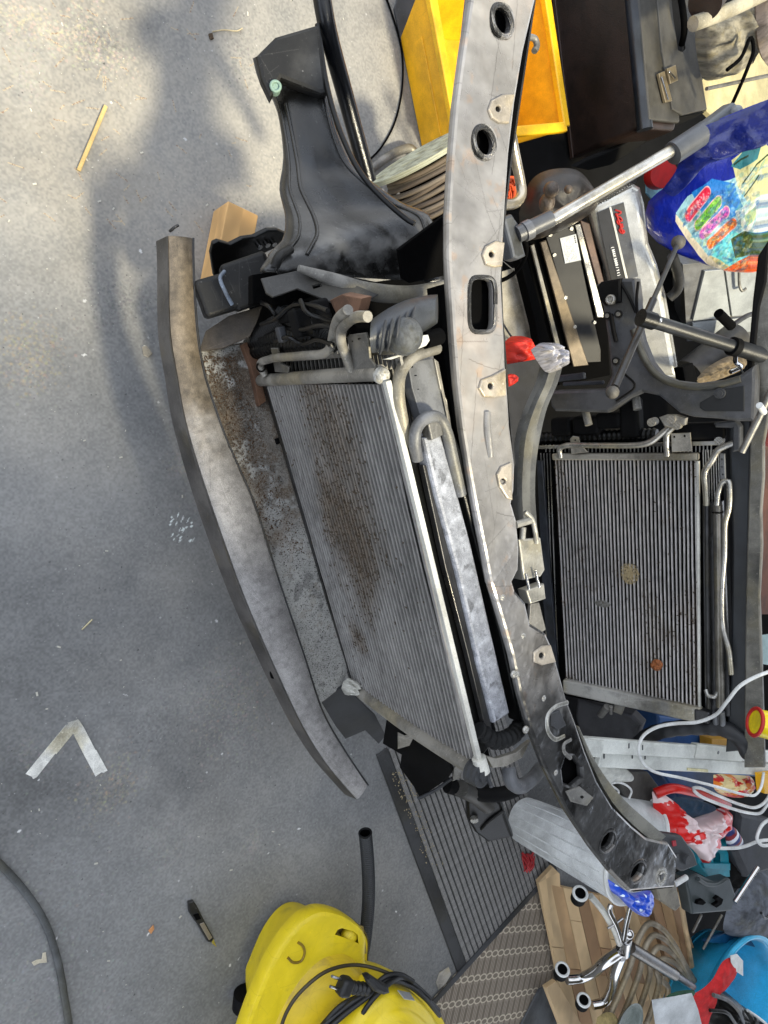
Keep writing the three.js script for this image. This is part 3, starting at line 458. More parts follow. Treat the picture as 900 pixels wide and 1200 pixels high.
// upper crossmember: perforated pressed steel, paler at the left and darker at the right
{
  const f = HF(0.86);
  const L = [[553, -14], [552, 0], [543, 60], [535, 120], [530, 180], [526, 250], [526, 300], [529, 350], [532, 400], [536, 450], [542, 500], [550, 550], [559, 600], [568, 645], [575, 683], [583, 708], [591, 735], [601, 770], [609, 810], [622, 855], [639, 900], [664, 950], [694, 995], [716, 1023], [738, 1045]];
  const R = [[791, 1040], [794, 1004], [784, 988], [758, 982], [741, 968], [718, 945], [700, 915], [686, 880], [676, 850], [664, 818], [655, 785], [648, 760], [640, 742], [622, 731], [616, 706], [604, 692], [601, 682], [608, 668], [609, 645], [606, 610], [600, 590], [603, 574], [604, 545], [598, 500], [596, 465], [593, 430], [591, 380], [588, 330], [590, 290], [593, 240], [597, 180], [604, 120], [614, 60], [628, 0], [631, -14]];
  const holes = [oval(588, 25, 12, 18, 0.12), oval(567, 167, 13, 18), rrect(565, 357, 14.5, 31, 0, 0.45), oval(583, 126, 3, 3.4), oval(576, 298, 3, 3.4), oval(573, 451, 3, 3.4), oval(591, 556, 3, 3.4), oval(633, 770, 3, 3.4), [[659, 902], [664, 886], [672, 887], [682, 900], [683, 912], [672, 922], [661, 918]], oval(712, 985, 7, 13, 0.55), oval(747, 1021, 7, 13, 0.5)];
  const n = oct(4, 7, 811), n2 = oct(24, 5, 831);
  const map = dtex(2048, 512, (u, v) => {
    const x = -1.4 + u * 2.8, a = n(u * 4 % 1, v), b = n2(u * 4 % 1, v), worn = sstep(0.20, 0.34, x + (a - 0.5) * 0.5), warm = 0.5 + (n(v, u * 3 % 1) - 0.5) * 1.6;  // worn blends in a darker tone towards the right
    const g = 0.60 + 0.24 * (a - 0.5) + 0.12 * (b - 0.5), rust = sstep(0.66, 0.8, n2(v, u * 4 % 1)) * 0.25 + sstep(0.62, 0.8, a) * 0.12;
    const s = [lerp(g * 0.97, 0.72, rust), lerp(g * 0.96, 0.55, rust) - warm * 0.01, lerp(g * 0.96, 0.42, rust) - warm * 0.035];
    const d = 0.18 + 0.10 * a + 0.1 * sstep(0.5, 0.8, b) + 0.42 * sstep(0.60, 0.8, n(v + 0.3, u * 4 % 1)) ;
    const k2 = (Math.floor(v * 511) * 512 + Math.floor((u * 4 % 1) * 511)), sc = scr[k2] * 0.14, gr = 0.22 * (n2(u * 7 % 1, v) - 0.5) - 0.3 * sstep(0.56, 0.66, n(u * 3 % 1, v * 2 % 1)) * sstep(0.1, 0.25, x);
    return s.map((c) => lerp(c + gr * 0.5 - sc, clamp(d + gr * 0.6 + sc), worn * 0.92));
  }, true, 1 / 2.8, 1 / 0.7); map.offset.set(0.5, 0);
  const dents = dtex(1024, 256, (u, v) => { const x = -1.4 + u * 2.8, m = sstep(-0.15, 0.1, x) * 0.8 + 0.08, a = n(u * 8 % 1, v * 2 % 1); const q = 0.5 + (a - 0.5) * m; return [q, q, q]; }, false, 1 / 2.8, 1 / 0.7); dents.offset.set(0.5, 0);
  const steel = new THREE.MeshPhysicalMaterial({ map, roughness: 0.42, metalness: 0.4, bumpMap: dents, bumpScale: 0.012, roughnessMap: roughM });
  const px = [...L, ...R];
  const cm = part('upper_crossmember', slab(px, f, 0.018, { bevel: 0.006, holes }), steel, FM, { label: 'long curved steel crossmember with holes' });
  part('lower_channel', slab([...L.map(([x, y]) => [x + 4, y]), ...R.map(([x, y]) => [x - 3, y])], HF(0.835), 0.004, { bevel: 0 }), M.deep, cm);
  part('side_flange', strip([[552, -14, 554, -14, 0.846], [526, 250, 528, 250, 0.846], [532, 400, 534, 400, 0.846], [559, 600, 561, 600, 0.846], [601, 770, 603, 770, 0.846], [639, 900, 641, 900, 0.846], [738, 1044, 740, 1042, 0.846]], [[0, -0.002], [1, -0.002], [1, -0.014], [0, -0.014]]), M.zinc, cm);
  part('side_flange', strip([[626, 0, 628, 0, 0.85], [592, 240, 594, 240, 0.85], [586, 330, 588, 330, 0.85], [590, 400, 592, 400, 0.85], [602, 545, 604, 545, 0.85]], [[0, 0.0], [1, 0.0], [1, -0.03], [0, -0.03]]), M.steelDark, cm);
  part('rear_flange', strip([[676, 852, 678, 851, 0.855], [690, 888, 694, 886, 0.855], [704, 918, 711, 913, 0.855], [722, 946, 732, 938, 0.855], [750, 974, 761, 964, 0.855], [768, 988, 780, 980, 0.855]], [[0, 0.001], [0.5, 0.003], [1, 0.001], [1, -0.02], [0, -0.02]]), mat(0x8b897f, { r: 0.5, m: 0.5, map: grime }), cm);
  for (const [x, y, r] of [[588, 25, 18], [567, 167, 18]]) part('hole_rim', ring(f, x, y, 0.0, 0.0245, 0.005), steel, cm);
  const hr = new THREE.CatmullRomCurve3(rrect(565, 357, 15.5, 32, 0, 0.45).map(([x, y]) => W(x, y, 0.86)), true); part('hole_rim', new THREE.TubeGeometry(hr, 60, 0.004, 8, true), steel, cm);
  for (const [x, y] of [[712, 986], [747, 1022]]) part('hole_rim', new THREE.TubeGeometry(new THREE.CatmullRomCurve3(oval(x, y, 8, 14, 0.5).map(([a, b]) => W(a, b, 0.86)), true), 40, 0.003, 8, true), steel, cm);
  for (const q of [[[604, 110], [590, 110], [577, 117], [573, 128], [577, 138], [586, 144], [597, 144]], [[592, 284], [582, 282], [570, 288], [566, 298], [570, 310], [580, 313], [589, 312]], [[593, 432], [578, 440], [565, 445], [562, 455], [568, 465], [580, 466], [594, 464]], [[600, 542], [588, 547], [583, 556], [586, 570], [595, 584], [601, 586]], [[646, 756], [636, 757], [626, 765], [626, 776], [636, 780], [652, 776]]]) part('bolt_tab', slab(q, f, 0.006, { dn: 0.005, bevel: 0.0025, holes: [oval(q.reduce((s, p) => s + p[0], 0) / q.length - 2, q.reduce((s, p) => s + p[1], 0) / q.length, 3, 3.4)] }), mat(0xbdb3a4, { r: 0.45, m: 0.35, map: grime }), cm);
  part('bead', tube([W(570, 483, 0.859), W(571, 505, 0.861), W(575, 535, 0.859)], 0.008, { m: 12 }), steel, cm);
  part('bead', tube([W(664, 823, 0.857), W(650, 828, 0.858), W(641, 838, 0.858), W(641, 855, 0.858), W(650, 866, 0.858), W(660, 862, 0.857)], 0.0055, { m: 10 }), mat(0xb3b2ac, { r: 0.35, m: 0.7, map: grime }), cm);
  part('bead', tube([W(668, 866, 0.857), W(660, 872, 0.858), W(660, 880, 0.858), W(668, 888, 0.857)], 0.005, { m: 10 }), M.zinc, cm);
  part('pressed_pad', slab([[646, 836], [656, 832], [664, 850], [654, 856], [646, 850]], f, 0.006, { dn: 0.003, bevel: 0.002 }), M.greyDark, cm);
  part('pressed_pad', slab([[664, 928], [680, 922], [696, 935], [688, 945], [670, 940]], f, 0.006, { dn: 0.004, bevel: 0.002, holes: [oval(682, 934, 3, 3)] }), M.zinc, cm);
  part('washer', mg([cyl(f, 776, 1028, 0.005, 0.022, 0.006, 28), ring(f, 776, 1028, 0.005, 0.012, 0.003)]), M.alu, cm);
  part('bolt', cyl(f, 776, 1028, 0.009, 0.007, 0.01), M.steelDark, cm);
  for (const [x, y] of [[588, 700], [602, 790], [636, 818], [612, 745], [616, 855], [650, 905], [605, 790]]) part('dimple', ball(W(x, y, 0.857), 0.008, 1, 0.6, 1), M.alu, cm);
  part('tapered_end', slab([[770, 1040], [792, 1034], [798, 1062], [792, 1068], [774, 1056]], HF(0.80), 0.02, { bevel: 0.004 }), mat(0x8c8678, { r: 0.5, m: 0.4, map: grime }), cm);
  // bonnet latch on the rear edge
  const lf = HF(0.85), lm = mat(0xb9b6ac, { r: 0.45, m: 0.4, map: grime });
  const lt = part('bonnet_latch', slab([[608, 632], [634, 630], [639, 668], [634, 676], [614, 680]], lf, 0.03, { bevel: 0.004 }), lm, FM);
  part('latch_slot', slab([[608, 616], [624, 612], [628, 634], [612, 638]], HF(0.845), 0.02), M.deep, lt);
  part('latch_bar', rod(W(604, 615, 0.855), W(621, 610, 0.855), 0.007), lm, lt);
  part('latch_bar', rod(W(613, 618, 0.852), W(612, 632, 0.852), 0.006), lm, lt);
  part('latch_bar', tube([W(615, 600, 0.852), W(623, 608, 0.856), W(627, 622, 0.856), W(629, 636, 0.852)], 0.005), lm, lt);
  part('latch_plate', slab([[617, 692], [638, 684], [640, 702], [622, 708]], lf, 0.025, { bevel: 0.003 }), lm, lt);
  part('latch_spring', tube([W(616, 672, 0.858), W(620, 690, 0.858)], 0.003), M.chrome, lt);
  part('latch_spring', tube([W(627, 668, 0.858), W(632, 688, 0.858)], 0.003), M.chrome, lt);
  part('latch_stay', slab([[622, 708], [632, 706], [640, 738], [634, 742], [620, 730]], HF(0.845), 0.008), M.aluDull, lt);
}
// lower right corner of the module: dark guards and bracket
part('undertray', slab([[376, 822], [402, 804], [412, 812], [440, 838], [452, 862], [444, 872], [428, 856], [405, 866], [394, 852]], F3(W(376, 822, 0.25), W(402, 804, 0.28), W(440, 850, 0.14)), 0.006), mat(0x2b2d31, { r: 0.55, map: grime }), FM);
part('side_guard', slab([[452, 846], [478, 858], [505, 868], [524, 884], [530, 905], [524, 914], [492, 936], [484, 922], [468, 900], [470, 885], [448, 872]], F3(W(452, 846, 0.2), W(524, 884, 0.34), W(490, 936, 0.22)), 0.02, { bevel: 0.005 }), M.blackMatt, FM);
part('guard_edge', tube([W(490, 936, 0.23), W(510, 926, 0.27), W(530, 912, 0.32)], 0.005), M.greyDark, FM);
part('clip', slab([[466, 862], [474, 866], [486, 862], [480, 874], [466, 878]], F3(W(466, 862, 0.3), W(486, 862, 0.33), W(470, 878, 0.28)), 0.012), M.aluDull, FM);
part('clip', slab([[532, 900], [542, 896], [540, 912], [530, 916]], F3(W(532, 900, 0.34), W(542, 896, 0.36), W(532, 916, 0.32)), 0.012), M.zinc, FM);
part('lower_hose', tube([W(524, 920, 0.3), W(560, 930, 0.32), W(590, 930, 0.34), W(618, 918, 0.36)], 0.022, { m: 14 }), M.blackMatt, FM);
{
  const f = F3(W(545, 940, 0.26), W(595, 935, 0.34), W(570, 988, 0.24));
  const b = part('corner_bracket', slab([[546, 936], [575, 928], [588, 942], [596, 966], [602, 982], [590, 984], [572, 988], [556, 976], [547, 960]], f, 0.04, { bevel: 0.01 }), M.blackGloss, FM, { label: 'glossy black corner bracket with a bolt' });
  part('bolt', mg([cyl(f, 556, 962, 0.01, 0.012, 0.02), cyl(f, 556, 962, 0.016, 0.006, 0.01)]), M.alu, b);
  part('rib', tube([at(f, 564, 972, 0.002), at(f, 574, 962, 0.004), at(f, 590, 950, 0.002)], 0.005), M.black, b);
  part('arm', tube([W(540, 924, 0.33), W(556, 932, 0.31), W(572, 944, 0.3)], 0.025), mat(0x55534e, { r: 0.5, m: 0.4, map: grime }), FM);
}

// ================================================================ the second module, standing behind
const BM = thing('front_end_module', 'second car front end standing behind the curved steel crossmember, brown leaf on its condenser', 'car front end', 'dismantled car front ends');
{
  const dirtR = (u, v) => { const n = dN(v, u); return clamp(0.9 * blob(u, v, 0.47, 0.52, 0.05, 0.09, n) * 0.2 + 0.35 * sstep(0.5, 0.75, n) * sstep(0.6, 0.1, v) + 0.3 * sstep(0.45, 0.7, dN(u * 1.0, v)) * sstep(0.45, 0.8, v)); };
  finDirt = dirtR;
  const [fm, tm] = coreMaps(dirtR, 0.72, () => 0.05);
  const c = condenser(RF, BM, fm, tm, 38, 'condenser core with pale tubes');
  const P = (x, y, n = 0) => at(RF, x, y, n);
  part('header', bar(P(648, 535, 0.004), P(819, 535, 0.004), 0.022, 0.022, RF.n, 0.006), M.aluDull, c);
  part('header', bar(P(661, 803, 0.006), P(824, 838, 0.006), 0.052, 0.03, RF.n, 0.01), mat(0xbcbab4, { r: 0.5, m: 0.45, map: grime }), c);
  part('top_rail', bar(P(818, 540, 0.004), P(820, 832, 0.004), 0.008, 0.01, RF.n), M.whiteMetal, c);
  const mb = []; seed = 404; for (let k = 0; k < 420; k++) { const a = rr(0, 6.3), q = 0.036 * Math.pow(rng(), 0.75), p = P(738, 672, 0.006).addScaledVector(RF.x, q * Math.cos(a) * 0.95).addScaledVector(RF.y, q * Math.sin(a) * 0.8); const g = new THREE.BoxGeometry(rr(0.002, 0.009), rr(0.0008, 0.0022), 0.002); g.rotateZ(rr(0, 3.1)); g.rotateY(rr(-0.6, 0.6)); g.applyMatrix4(mtx({ ...RF, o: p })); mb.push(g); }
  part('insect_splat', mg(mb), mat(0xb3a27e, { r: 1, bs: 0 }), c, { kind: 'stuff' });
  part('scuff', pillow([[696, 705], [706, 703], [716, 708], [710, 712], [700, 710]], { ...RF, o: P(706, 708, 0.005) }, 0.002, { amp: 0.001, fq: 150, N: 24 }), M.zinc, c);
  // radiator behind it
  const rd = part('radiator', slab([[629, 520], [846, 515], [852, 700], [858, 850], [840, 850], [660, 815], [640, 700]], RF, 0.04, { dn: -0.022 }), M.deep, BM);
  part('radiator_seam', bar(P(629, 524, -0.01), P(842, 519, -0.01), 0.012, 0.012, RF.n), M.alu, rd);
  const rf = []; for (let i = 0; i < 4; i++) rf.push(bar(P(634 + i * 3.6, 531, -0.016), P(642 + i * 4.2, 800, -0.016), 0.003, 0.006, RF.n, 0.001));
  for (let i = 0; i < 7; i++) rf.push(bar(P(824 + i * 3, 527, -0.018), P(826 + i * 3, 600, -0.018), 0.003, 0.006, RF.n, 0.001));
  for (let i = 0; i < 44; i++) rf.push(bar(P(640 + i * 4.5, 521, -0.014), P(640 + i * 4.5, 530, -0.014), 0.003, 0.005, RF.n, 0.001));
  part('radiator_tubes', mg(rf), M.alu, rd, { kind: 'stuff' });
  part('side_plate', slab([[629, 540], [635, 540], [655, 806], [646, 806], [636, 700]], RF, 0.012, { dn: 0.004 }), M.bluegrey, rd);
  const et = []; for (let k = 0; k <= 90; k++) { const t = k / 90, q = 0.018 + 0.0022 * Math.sin(t * 150); et.push(Array.from({ length: 12 }, (_, i) => { const a = i / 12 * 2 * Math.PI; return P(lerp(634, 770, t), lerp(513, 509, t), -0.03).addScaledVector(RF.n, q * Math.cos(a)).addScaledVector(RF.x, q * Math.sin(a)); })); }
  part('end_tank', loft(et), M.blackGloss, rd);
  part('seam_bolt', cyl(RF, 842, 517, 0.0, 0.012, 0.02), M.alu, rd);
  // pipes and flange
  part('refrigerant_pipe', tube([P(657, 536, 0.012), P(656, 526, 0.018), P(664, 522, 0.02), P(700, 522, 0.02), P(752, 521, 0.02), P(764, 517, 0.022), P(778, 506, 0.025), P(791, 495, 0.03)], 0.009, { m: 12 }), M.alu, BM);
  part('refrigerant_pipe', tube([P(782, 534, 0.012), P(781, 518, 0.02), P(782, 508, 0.024), P(790, 499, 0.03)], 0.009, { m: 12 }), M.alu, BM);
  const fl = part('pipe_flange', slab([[772, 489], [780, 486], [792, 486], [804, 490], [803, 498], [790, 503], [778, 500]], RF, 0.02, { dn: 0.045, bevel: 0.004, holes: [oval(778, 493, 2, 2), oval(799, 493, 2, 2)] }), M.aluDull, BM);
  part('fitting', mg([cyl(RF, 786, 492, 0.055, 0.012, 0.02), cyl(RF, 793, 499, 0.05, 0.011, 0.02), cyl(RF, 763, 495, 0.04, 0.012, 0.03)]), M.aluDull, fl);
  part('mounting_bracket', slab([[786, 508], [809, 507], [811, 529], [787, 530]], RF, 0.005, { dn: 0.024, holes: [oval(790, 512, 2, 2), oval(802, 511, 2.2, 2.2)] }), M.aluDull, BM);
  part('mounting_bracket', slab([[668, 514], [671, 511], [678, 512], [680, 521], [689, 530], [669, 532]], RF, 0.005, { dn: 0.024, holes: [oval(674, 516, 1.8, 1.8)] }), M.aluDull, BM);
  // receiver and its pipes on the upper side
  part('shroud', slab([[823, 590], [846, 588], [850, 700], [856, 840], [826, 838]], RF, 0.02, { dn: -0.004 }), M.steelDark, BM);
  part('receiver', rod(P(841, 592, 0.016), P(844, 828, 0.016), 0.0125, 18), mat(0x8d8981, { r: 0.3, m: 0.7, map: grime }), BM);
  part('clamp_ring', mg([ring({ ...RF, n: RF.x, x: RF.n, o: P(841, 600, 0.016) }, 841, 600, 0, 0.013, 0.003)]), M.alu, BM);
  part('coolant_pipe', tube([P(860, 519, 0.02), P(852, 522, 0.02), P(842, 527, 0.02), P(834, 540, 0.02), P(826, 553, 0.02), P(827, 572, 0.018), P(828, 592, 0.015)], 0.0088, { m: 12 }), M.alu, BM);
  part('coolant_pipe', tube([P(828, 590, 0.012), P(829, 700, 0.012), P(831, 830, 0.01)], 0.007, { m: 10 }), M.steelDark, BM);
  part('coolant_pipe', tube([P(840, 592, 0.02), P(842, 576, 0.02), P(847, 565, 0.02), P(853, 563, 0.02), P(855, 575, 0.02), P(854, 597, 0.02), P(850, 612, 0.02), P(849, 650, 0.02), P(846, 690, 0.02), P(847, 735, 0.02), P(854, 762, 0.02), P(857, 790, 0.02)], 0.0075, { m: 12 }), M.alu, BM);
  part('side_panel', slab([[843, 531], [849, 532], [850, 562], [844, 562]], RF, 0.01, { dn: 0.002, holes: [rrect(846, 538, 1.4, 1.6), rrect(846, 547, 1.4, 1.6), rrect(847, 556, 1.4, 1.6)] }), M.grey, BM);
  part('drain_hook', tube([P(827, 808, 0.02), P(830, 815, 0.025), P(838, 816, 0.025), P(842, 808, 0.02)], 0.006), M.alu, BM);
  part('corner_cap', mg([bxf({ ...RF, o: P(824, 838, 0.01) }, 0, 0, 0, 0.04, 0.045, 0.03, 0.006), bxf({ ...RF, o: P(842, 842, 0.0) }, 0, 0, 0, 0.05, 0.02, 0.03, 0.006)]), M.steelDark, BM);
  // dark carrier frame: post and steel strip along the upper edge
  part('carrier_post', slab([[853, 492], [880, 488], [877, 700], [874, 880], [850, 882], [856, 800], [858, 640]], RF, 0.05, { dn: -0.01, bevel: 0.006, holes: [oval(866, 603, 3, 3), oval(866, 678, 2.5, 2.5), oval(866, 750, 2.5, 2.5)] }), mat(0x1f2327, { r: 0.5, map: grime }), BM);
  part('upper_crossmember', slab([[886, 322], [902, 300], [902, 480], [895, 520], [895, 560], [892, 600], [893, 640], [890, 700], [892, 760], [894, 830], [896, 900], [872, 900], [872, 850], [873, 760], [874, 690], [876, 620], [878, 560], [879, 500], [882, 440], [884, 380]], RF, 0.02, { dn: 0.0, bevel: 0.004 }), mat(0x77756e, { r: 0.5, m: 0.45, map: grime }), BM, { label: 'worn grey steel strip of the crossmember' });
  part('crossmember_edge', slab([[888, 300], [901, 280], [898, 330], [890, 360], [884, 420], [880, 480], [874, 480], [876, 420], [882, 350]], RF, 0.03, { dn: 0.006, bevel: 0.005 }), M.blackMatt, BM);
  // plastic carrier: arm and upright wing
  const pf = { ...RF, o: P(740, 470, 0.06) };
  const arm = part('carrier_arm', slab([[644, 462], [648, 458], [708, 456], [716, 440], [712, 400], [706, 360], [700, 340], [698, 334], [704, 330], [728, 326], [744, 326], [747, 350], [747, 378], [752, 400], [762, 425], [774, 440], [790, 447], [815, 450], [845, 446], [866, 440], [884, 428], [886, 446], [884, 494], [862, 494], [842, 491], [812, 489], [796, 484], [784, 474], [772, 464], [752, 460], [740, 466], [722, 478], [712, 484], [650, 482], [645, 476]], pf, 0.05, { bevel: 0.009, smooth: false }), mat(0x4a4b4e, { r: 0.5, map: grime }), BM, { label: 'dusty grey plastic wing of the rear carrier' });
  part('wing_tip', slab([[699, 336], [704, 330], [727, 326], [727, 354], [708, 358], [702, 350]], pf, 0.05, { dn: 0.012, bevel: 0.006 }), M.blackMatt, arm);
  part('clip', mg([cyl(pf, 715, 351, 0.02, 0.014, 0.02), ring(pf, 715, 351, 0.02, 0.01, 0.003)]), M.alu, arm);
  for (const [x, y] of [[711, 370], [724, 368], [721, 423]]) part('bolt_boss', cyl(pf, x, y, 0.008, 0.011, 0.016), M.blackGloss, arm);
  for (const [x, y] of [[711, 370], [724, 368], [721, 423]]) part('bolt', cyl(pf, x, y, 0.011, 0.006, 0.012), M.zinc, arm);
  part('web_rib', mg([tube([at(pf, 728, 332, 0.004), at(pf, 738, 350, 0.006), at(pf, 745, 366, 0.004)], 0.004), tube([at(pf, 748, 330, 0.002), at(pf, 746, 352, 0.004), at(pf, 748, 378, 0.002)], 0.004), tube([at(pf, 722, 470, 0.003), at(pf, 744, 452, 0.004), at(pf, 732, 438, 0.003)], 0.003), tube([at(pf, 716, 368, 0.004), at(pf, 719, 388, 0.006), at(pf, 722, 400, 0.004)], 0.006)]), M.blackMatt, arm);
  const sh = []; for (let k = 0; k <= 14; k++) { const t = k / 14, c = new THREE.CatmullRomCurve3([[742, 386], [752, 414], [768, 438], [792, 450], [830, 453], [868, 444]].map(([x, y]) => at(pf, x, y, 0))); sh.push(c.getPoint(t)); }
  part('arm_bulge', tube(sh, 0.0095, { m: 12 }), mat(0x47463f, { r: 0.45, map: grime }), arm);
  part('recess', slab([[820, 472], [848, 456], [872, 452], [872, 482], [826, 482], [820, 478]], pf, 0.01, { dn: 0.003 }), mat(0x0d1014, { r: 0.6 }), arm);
  part('knob', mg([cyl(pf, 843, 461, 0.012, 0.014, 0.02), cyl(pf, 843, 461, 0.016, 0.008, 0.012)]), M.greyDark, arm);
  part('rail_lip', mg([bar(at(pf, 652, 444, -0.01), at(pf, 686, 440, -0.01), 0.02, 0.014, RF.n, 0.005), bar(at(pf, 660, 450, -0.01), at(pf, 708, 448, -0.01), 0.012, 0.012, RF.n, 0.004)]), M.bluegrey, arm);
  part('frame_lip', slab([[836, 496], [862, 492], [868, 500], [868, 528], [858, 530], [858, 502], [838, 501]], { ...RF, o: P(850, 510, 0.03) }, 0.03, { bevel: 0.005 }), M.greyDark, BM);
  const dk = [];
  for (const [x, y, w, h, d] of [[690, 498, 0.06, 0.09, 0.06], [716, 492, 0.05, 0.08, 0.06], [740, 490, 0.12, 0.06, 0.05], [820, 505, 0.05, 0.14, 0.04], [660, 500, 0.06, 0.07, 0.05]]) dk.push(bxf({ ...RF, o: P(x, y, -0.02) }, 0, 0, 0, w, h, d, 0.012));
  part('motor_housing', mg(dk), M.blackMatt, BM);
  for (const [a, b, c, d] of [[745, 466, 747, 480], [686, 482, 690, 498]]) part('dust_pin', rod(P(a, b, 0.02), P(c, d, 0.03), 0.012), mat(0x8b8983, { r: 0.5, map: grime }), BM);
  part('lower_arm', slab([[676, 818], [700, 826], [740, 838], [752, 850], [745, 868], [712, 872], [680, 866], [674, 840]], { ...RF, o: P(710, 845, -0.05) }, 0.05, { bevel: 0.01 }), mat(0x36363a, { r: 0.6, map: grime }), BM);
  part('foot_bracket', mg([rod(P(704, 838, 0), P(712, 828, 0.02), 0.012), rod(P(716, 836, 0), P(716, 828, 0.02), 0.006), slab([[720, 824], [732, 828], [728, 838], [718, 834]], RF, 0.012)]), M.zinc, BM);
  part('lower_hose', tube([P(748, 872, -0.02), P(760, 862, 0), P(778, 856, 0), P(800, 853, 0), P(825, 852, 0), P(850, 855, 0), P(866, 864, -0.01), P(878, 884, -0.03)], (t) => 0.024 + 0.001 * Math.sin(t * 60), { m: 16, n: 70 }), mat(0x1a1c20, { r: 0.55, map: grime }), BM);
  part('drain_pipe', tube([P(838, 835, 0.01), P(840, 850, 0.01), P(846, 852, 0.01), P(846, 834, 0.01)], 0.008), M.grey, BM);
}
solo('leaf', pillow([[762, 778], [766, 773], [772, 773], [777, 778], [774, 785], [768, 786], [763, 782]], { ...RF, o: at(RF, 770, 780, 0.012) }, 0.006, { amp: 0.003, fq: 60, N: 28 }), mat(0xa05c2c, { r: 0.7, map: grime }), 'dry brown leaf stuck on the rear condenser', 'leaf');

// ================================================================ things on the open ground
{
  const t = thing('masking_tape', 'two strips of pale tape laid as an arrowhead on the floor', 'tape');
  const f = HF(0.0012), tm = mat(0xeeeee8, { r: 0.65, bs: 0.0012, map: grime });
  part('tape_strip', slab([[77, 850], [88, 846], [92, 852], [66, 884], [65, 883], [43, 911], [39, 913], [37, 910], [30, 907], [52, 880]], f, 0.0008, { bevel: 0 }), tm, t);
  part('tape_strip', slab([[79, 847], [92, 843], [98, 852], [112, 879], [113, 879], [126, 903], [121, 906], [119, 905], [112, 910], [98, 884], [84, 856]], HF(0.0022), 0.0008, { bevel: 0 }), tm, t);
}
{
  const t = thing('utility_knife', 'black snap-off utility knife lying alone on the open floor', 'knife'), f = HF(0.014);
  const b = part('handle', slab([[221, 1058], [227, 1056], [231, 1062], [240, 1080], [251, 1100], [248, 1105], [243, 1104], [232, 1085], [222, 1070]], f, 0.012, { bevel: 0.003 }), M.black, t);
  part('slider', slab([[227, 1073], [233, 1071], [236, 1077], [230, 1079]], HF(0.018), 0.006), M.deep, t);
  part('blade_channel', slab([[234, 1083], [239, 1081], [249, 1099], [245, 1102]], HF(0.0155), 0.003, { bevel: 0.0008 }), mat(0xa9a19a, { r: 0.4, m: 0.5 }), t);
  part('blade_tip', slab([[247, 1102], [250, 1100], [254, 1110], [249, 1106]], HF(0.01), 0.001, { bevel: 0 }), M.chrome, t);
}
solo('wood_sliver', bar(W(92, 200, 0.004), W(124, 124, 0.004), 0.009, 0.007), mat(0xd2b67a, { r: 0.8 }), 'thin pale wood sliver on the sunlit floor', 'wood');
solo('floor_cable', tube([W(-420, 900, 0.008), W(-180, 920, 0.008), W(-70, 955, 0.008), W(0, 1013, 0.008), W(30, 1046, 0.008), W(52, 1080, 0.008), W(66, 1120, 0.008), W(75, 1165, 0.008), W(82, 1230, 0.008), W(60, 1340, 0.008), W(0, 1480, 0.008)], 0.0085, { m: 12 }), mat(0x55585a, { r: 0.6, map: grime }), 'thick grey cable curving over the floor in the corner below the tape arrowhead', 'cable');
solo('stone_flake', slab([[166, 406], [172, 405], [179, 414], [174, 419], [168, 416]], HF(0.004), 0.004), mat(0x9b968c, { r: 0.8 }), 'grey flake lying just left of the bumper beam', 'flake');
solo('wood_curl', tube([W(249, 37, 0.003), W(262, 35, 0.004), W(278, 36, 0.004), W(284, 33, 0.003)], 0.0016), mat(0xcdbf9f, { r: 0.8 }), 'pale curl of wood shaving on the sunlit floor', 'shaving');
solo('bark_chip', slab([[245, 39], [249, 38], [251, 45], [247, 46]], HF(0.006), 0.006), mat(0x50402f, { r: 0.9 }), 'small dark bark chip beside the wood shaving', 'chip');
solo('paper_scrap', slab([[37, 1128], [43, 1125], [49, 1124], [50, 1117], [54, 1116], [55, 1128], [46, 1129], [40, 1132]], HF(0.003), 0.002), mat(0xd7cfbc, { r: 0.8 }), 'torn cream paper scrap beside the grey floor cable', 'paper');
solo('orange_chip', slab([[174, 1091], [180, 1084], [181, 1089], [177, 1095]], HF(0.004), 0.003), mat(0xc98f5e, { r: 0.8 }), 'tiny orange chip on the floor left of the utility knife', 'chip');
solo('straw', rod(W(96, 738, 0.003), W(108, 726, 0.003), 0.0018, 8), mat(0xd9cfa8, { r: 0.8 }), 'short pale straw on the floor above the tape arrowhead', 'straw');
{
  seed = 31; const gs = []; for (let k = 0; k < 160; k++) { const x = rr(0, 470), y = rr(0, 1200), p = W(x, y, 0.001), s = Math.pow(rng(), 3); const b = new THREE.BoxGeometry(0.0015 + 0.008 * s, 0.001 + 0.001 * s, 0.0012 + 0.003 * s); b.rotateY(rr(0, 6.3)); b.rotateZ(rr(-0.2, 0.2)); b.translate(p.x, p.y, p.z); gs.push(b); }
  const o = part('floor_litter', mg(gs), mat(0xcfcdc4, { r: 0.85, bs: 0 }), scene); o.userData = { label: 'fine white crumbs and flakes scattered over the floor', category: 'litter', kind: 'stuff' };
}
{ // timber offcut under the crash tube
  const g = bxe(W(250, 247, 0.001), W(233, 334, 0.001), 0.09, 0.085, 0.004);
  const n = oct(4, 5, 911), wood = dtex(256, 256, (u, v) => { const w = Math.sin((v * 26 + n(u, v) * 5) * 2) * 0.5 + 0.5, k = 0.9 + 0.12 * (w - 0.5) + 0.1 * (n(v, u) - 0.5); return [0.86 * k, 0.68 * k, 0.44 * k]; }, true, 1);
  solo('timber_offcut', g, new THREE.MeshPhysicalMaterial({ map: wood, roughness: 0.75, bumpMap: bumpN, bumpScale: 0.0006 }), 'fresh sawn timber offcut propping the nearer front end', 'wood block');
}
solo('steel_pole', tube([W(373, -30, 0.52), W(383, 30, 0.5), W(404, 110, 0.44), W(432, 212, 0.38)], 0.0185, { m: 18 }), mat(0x191b20, { r: 0.25, m: 0.3, map: mottle }), 'glossy black steel pole beside the black plastic wing', 'pole');
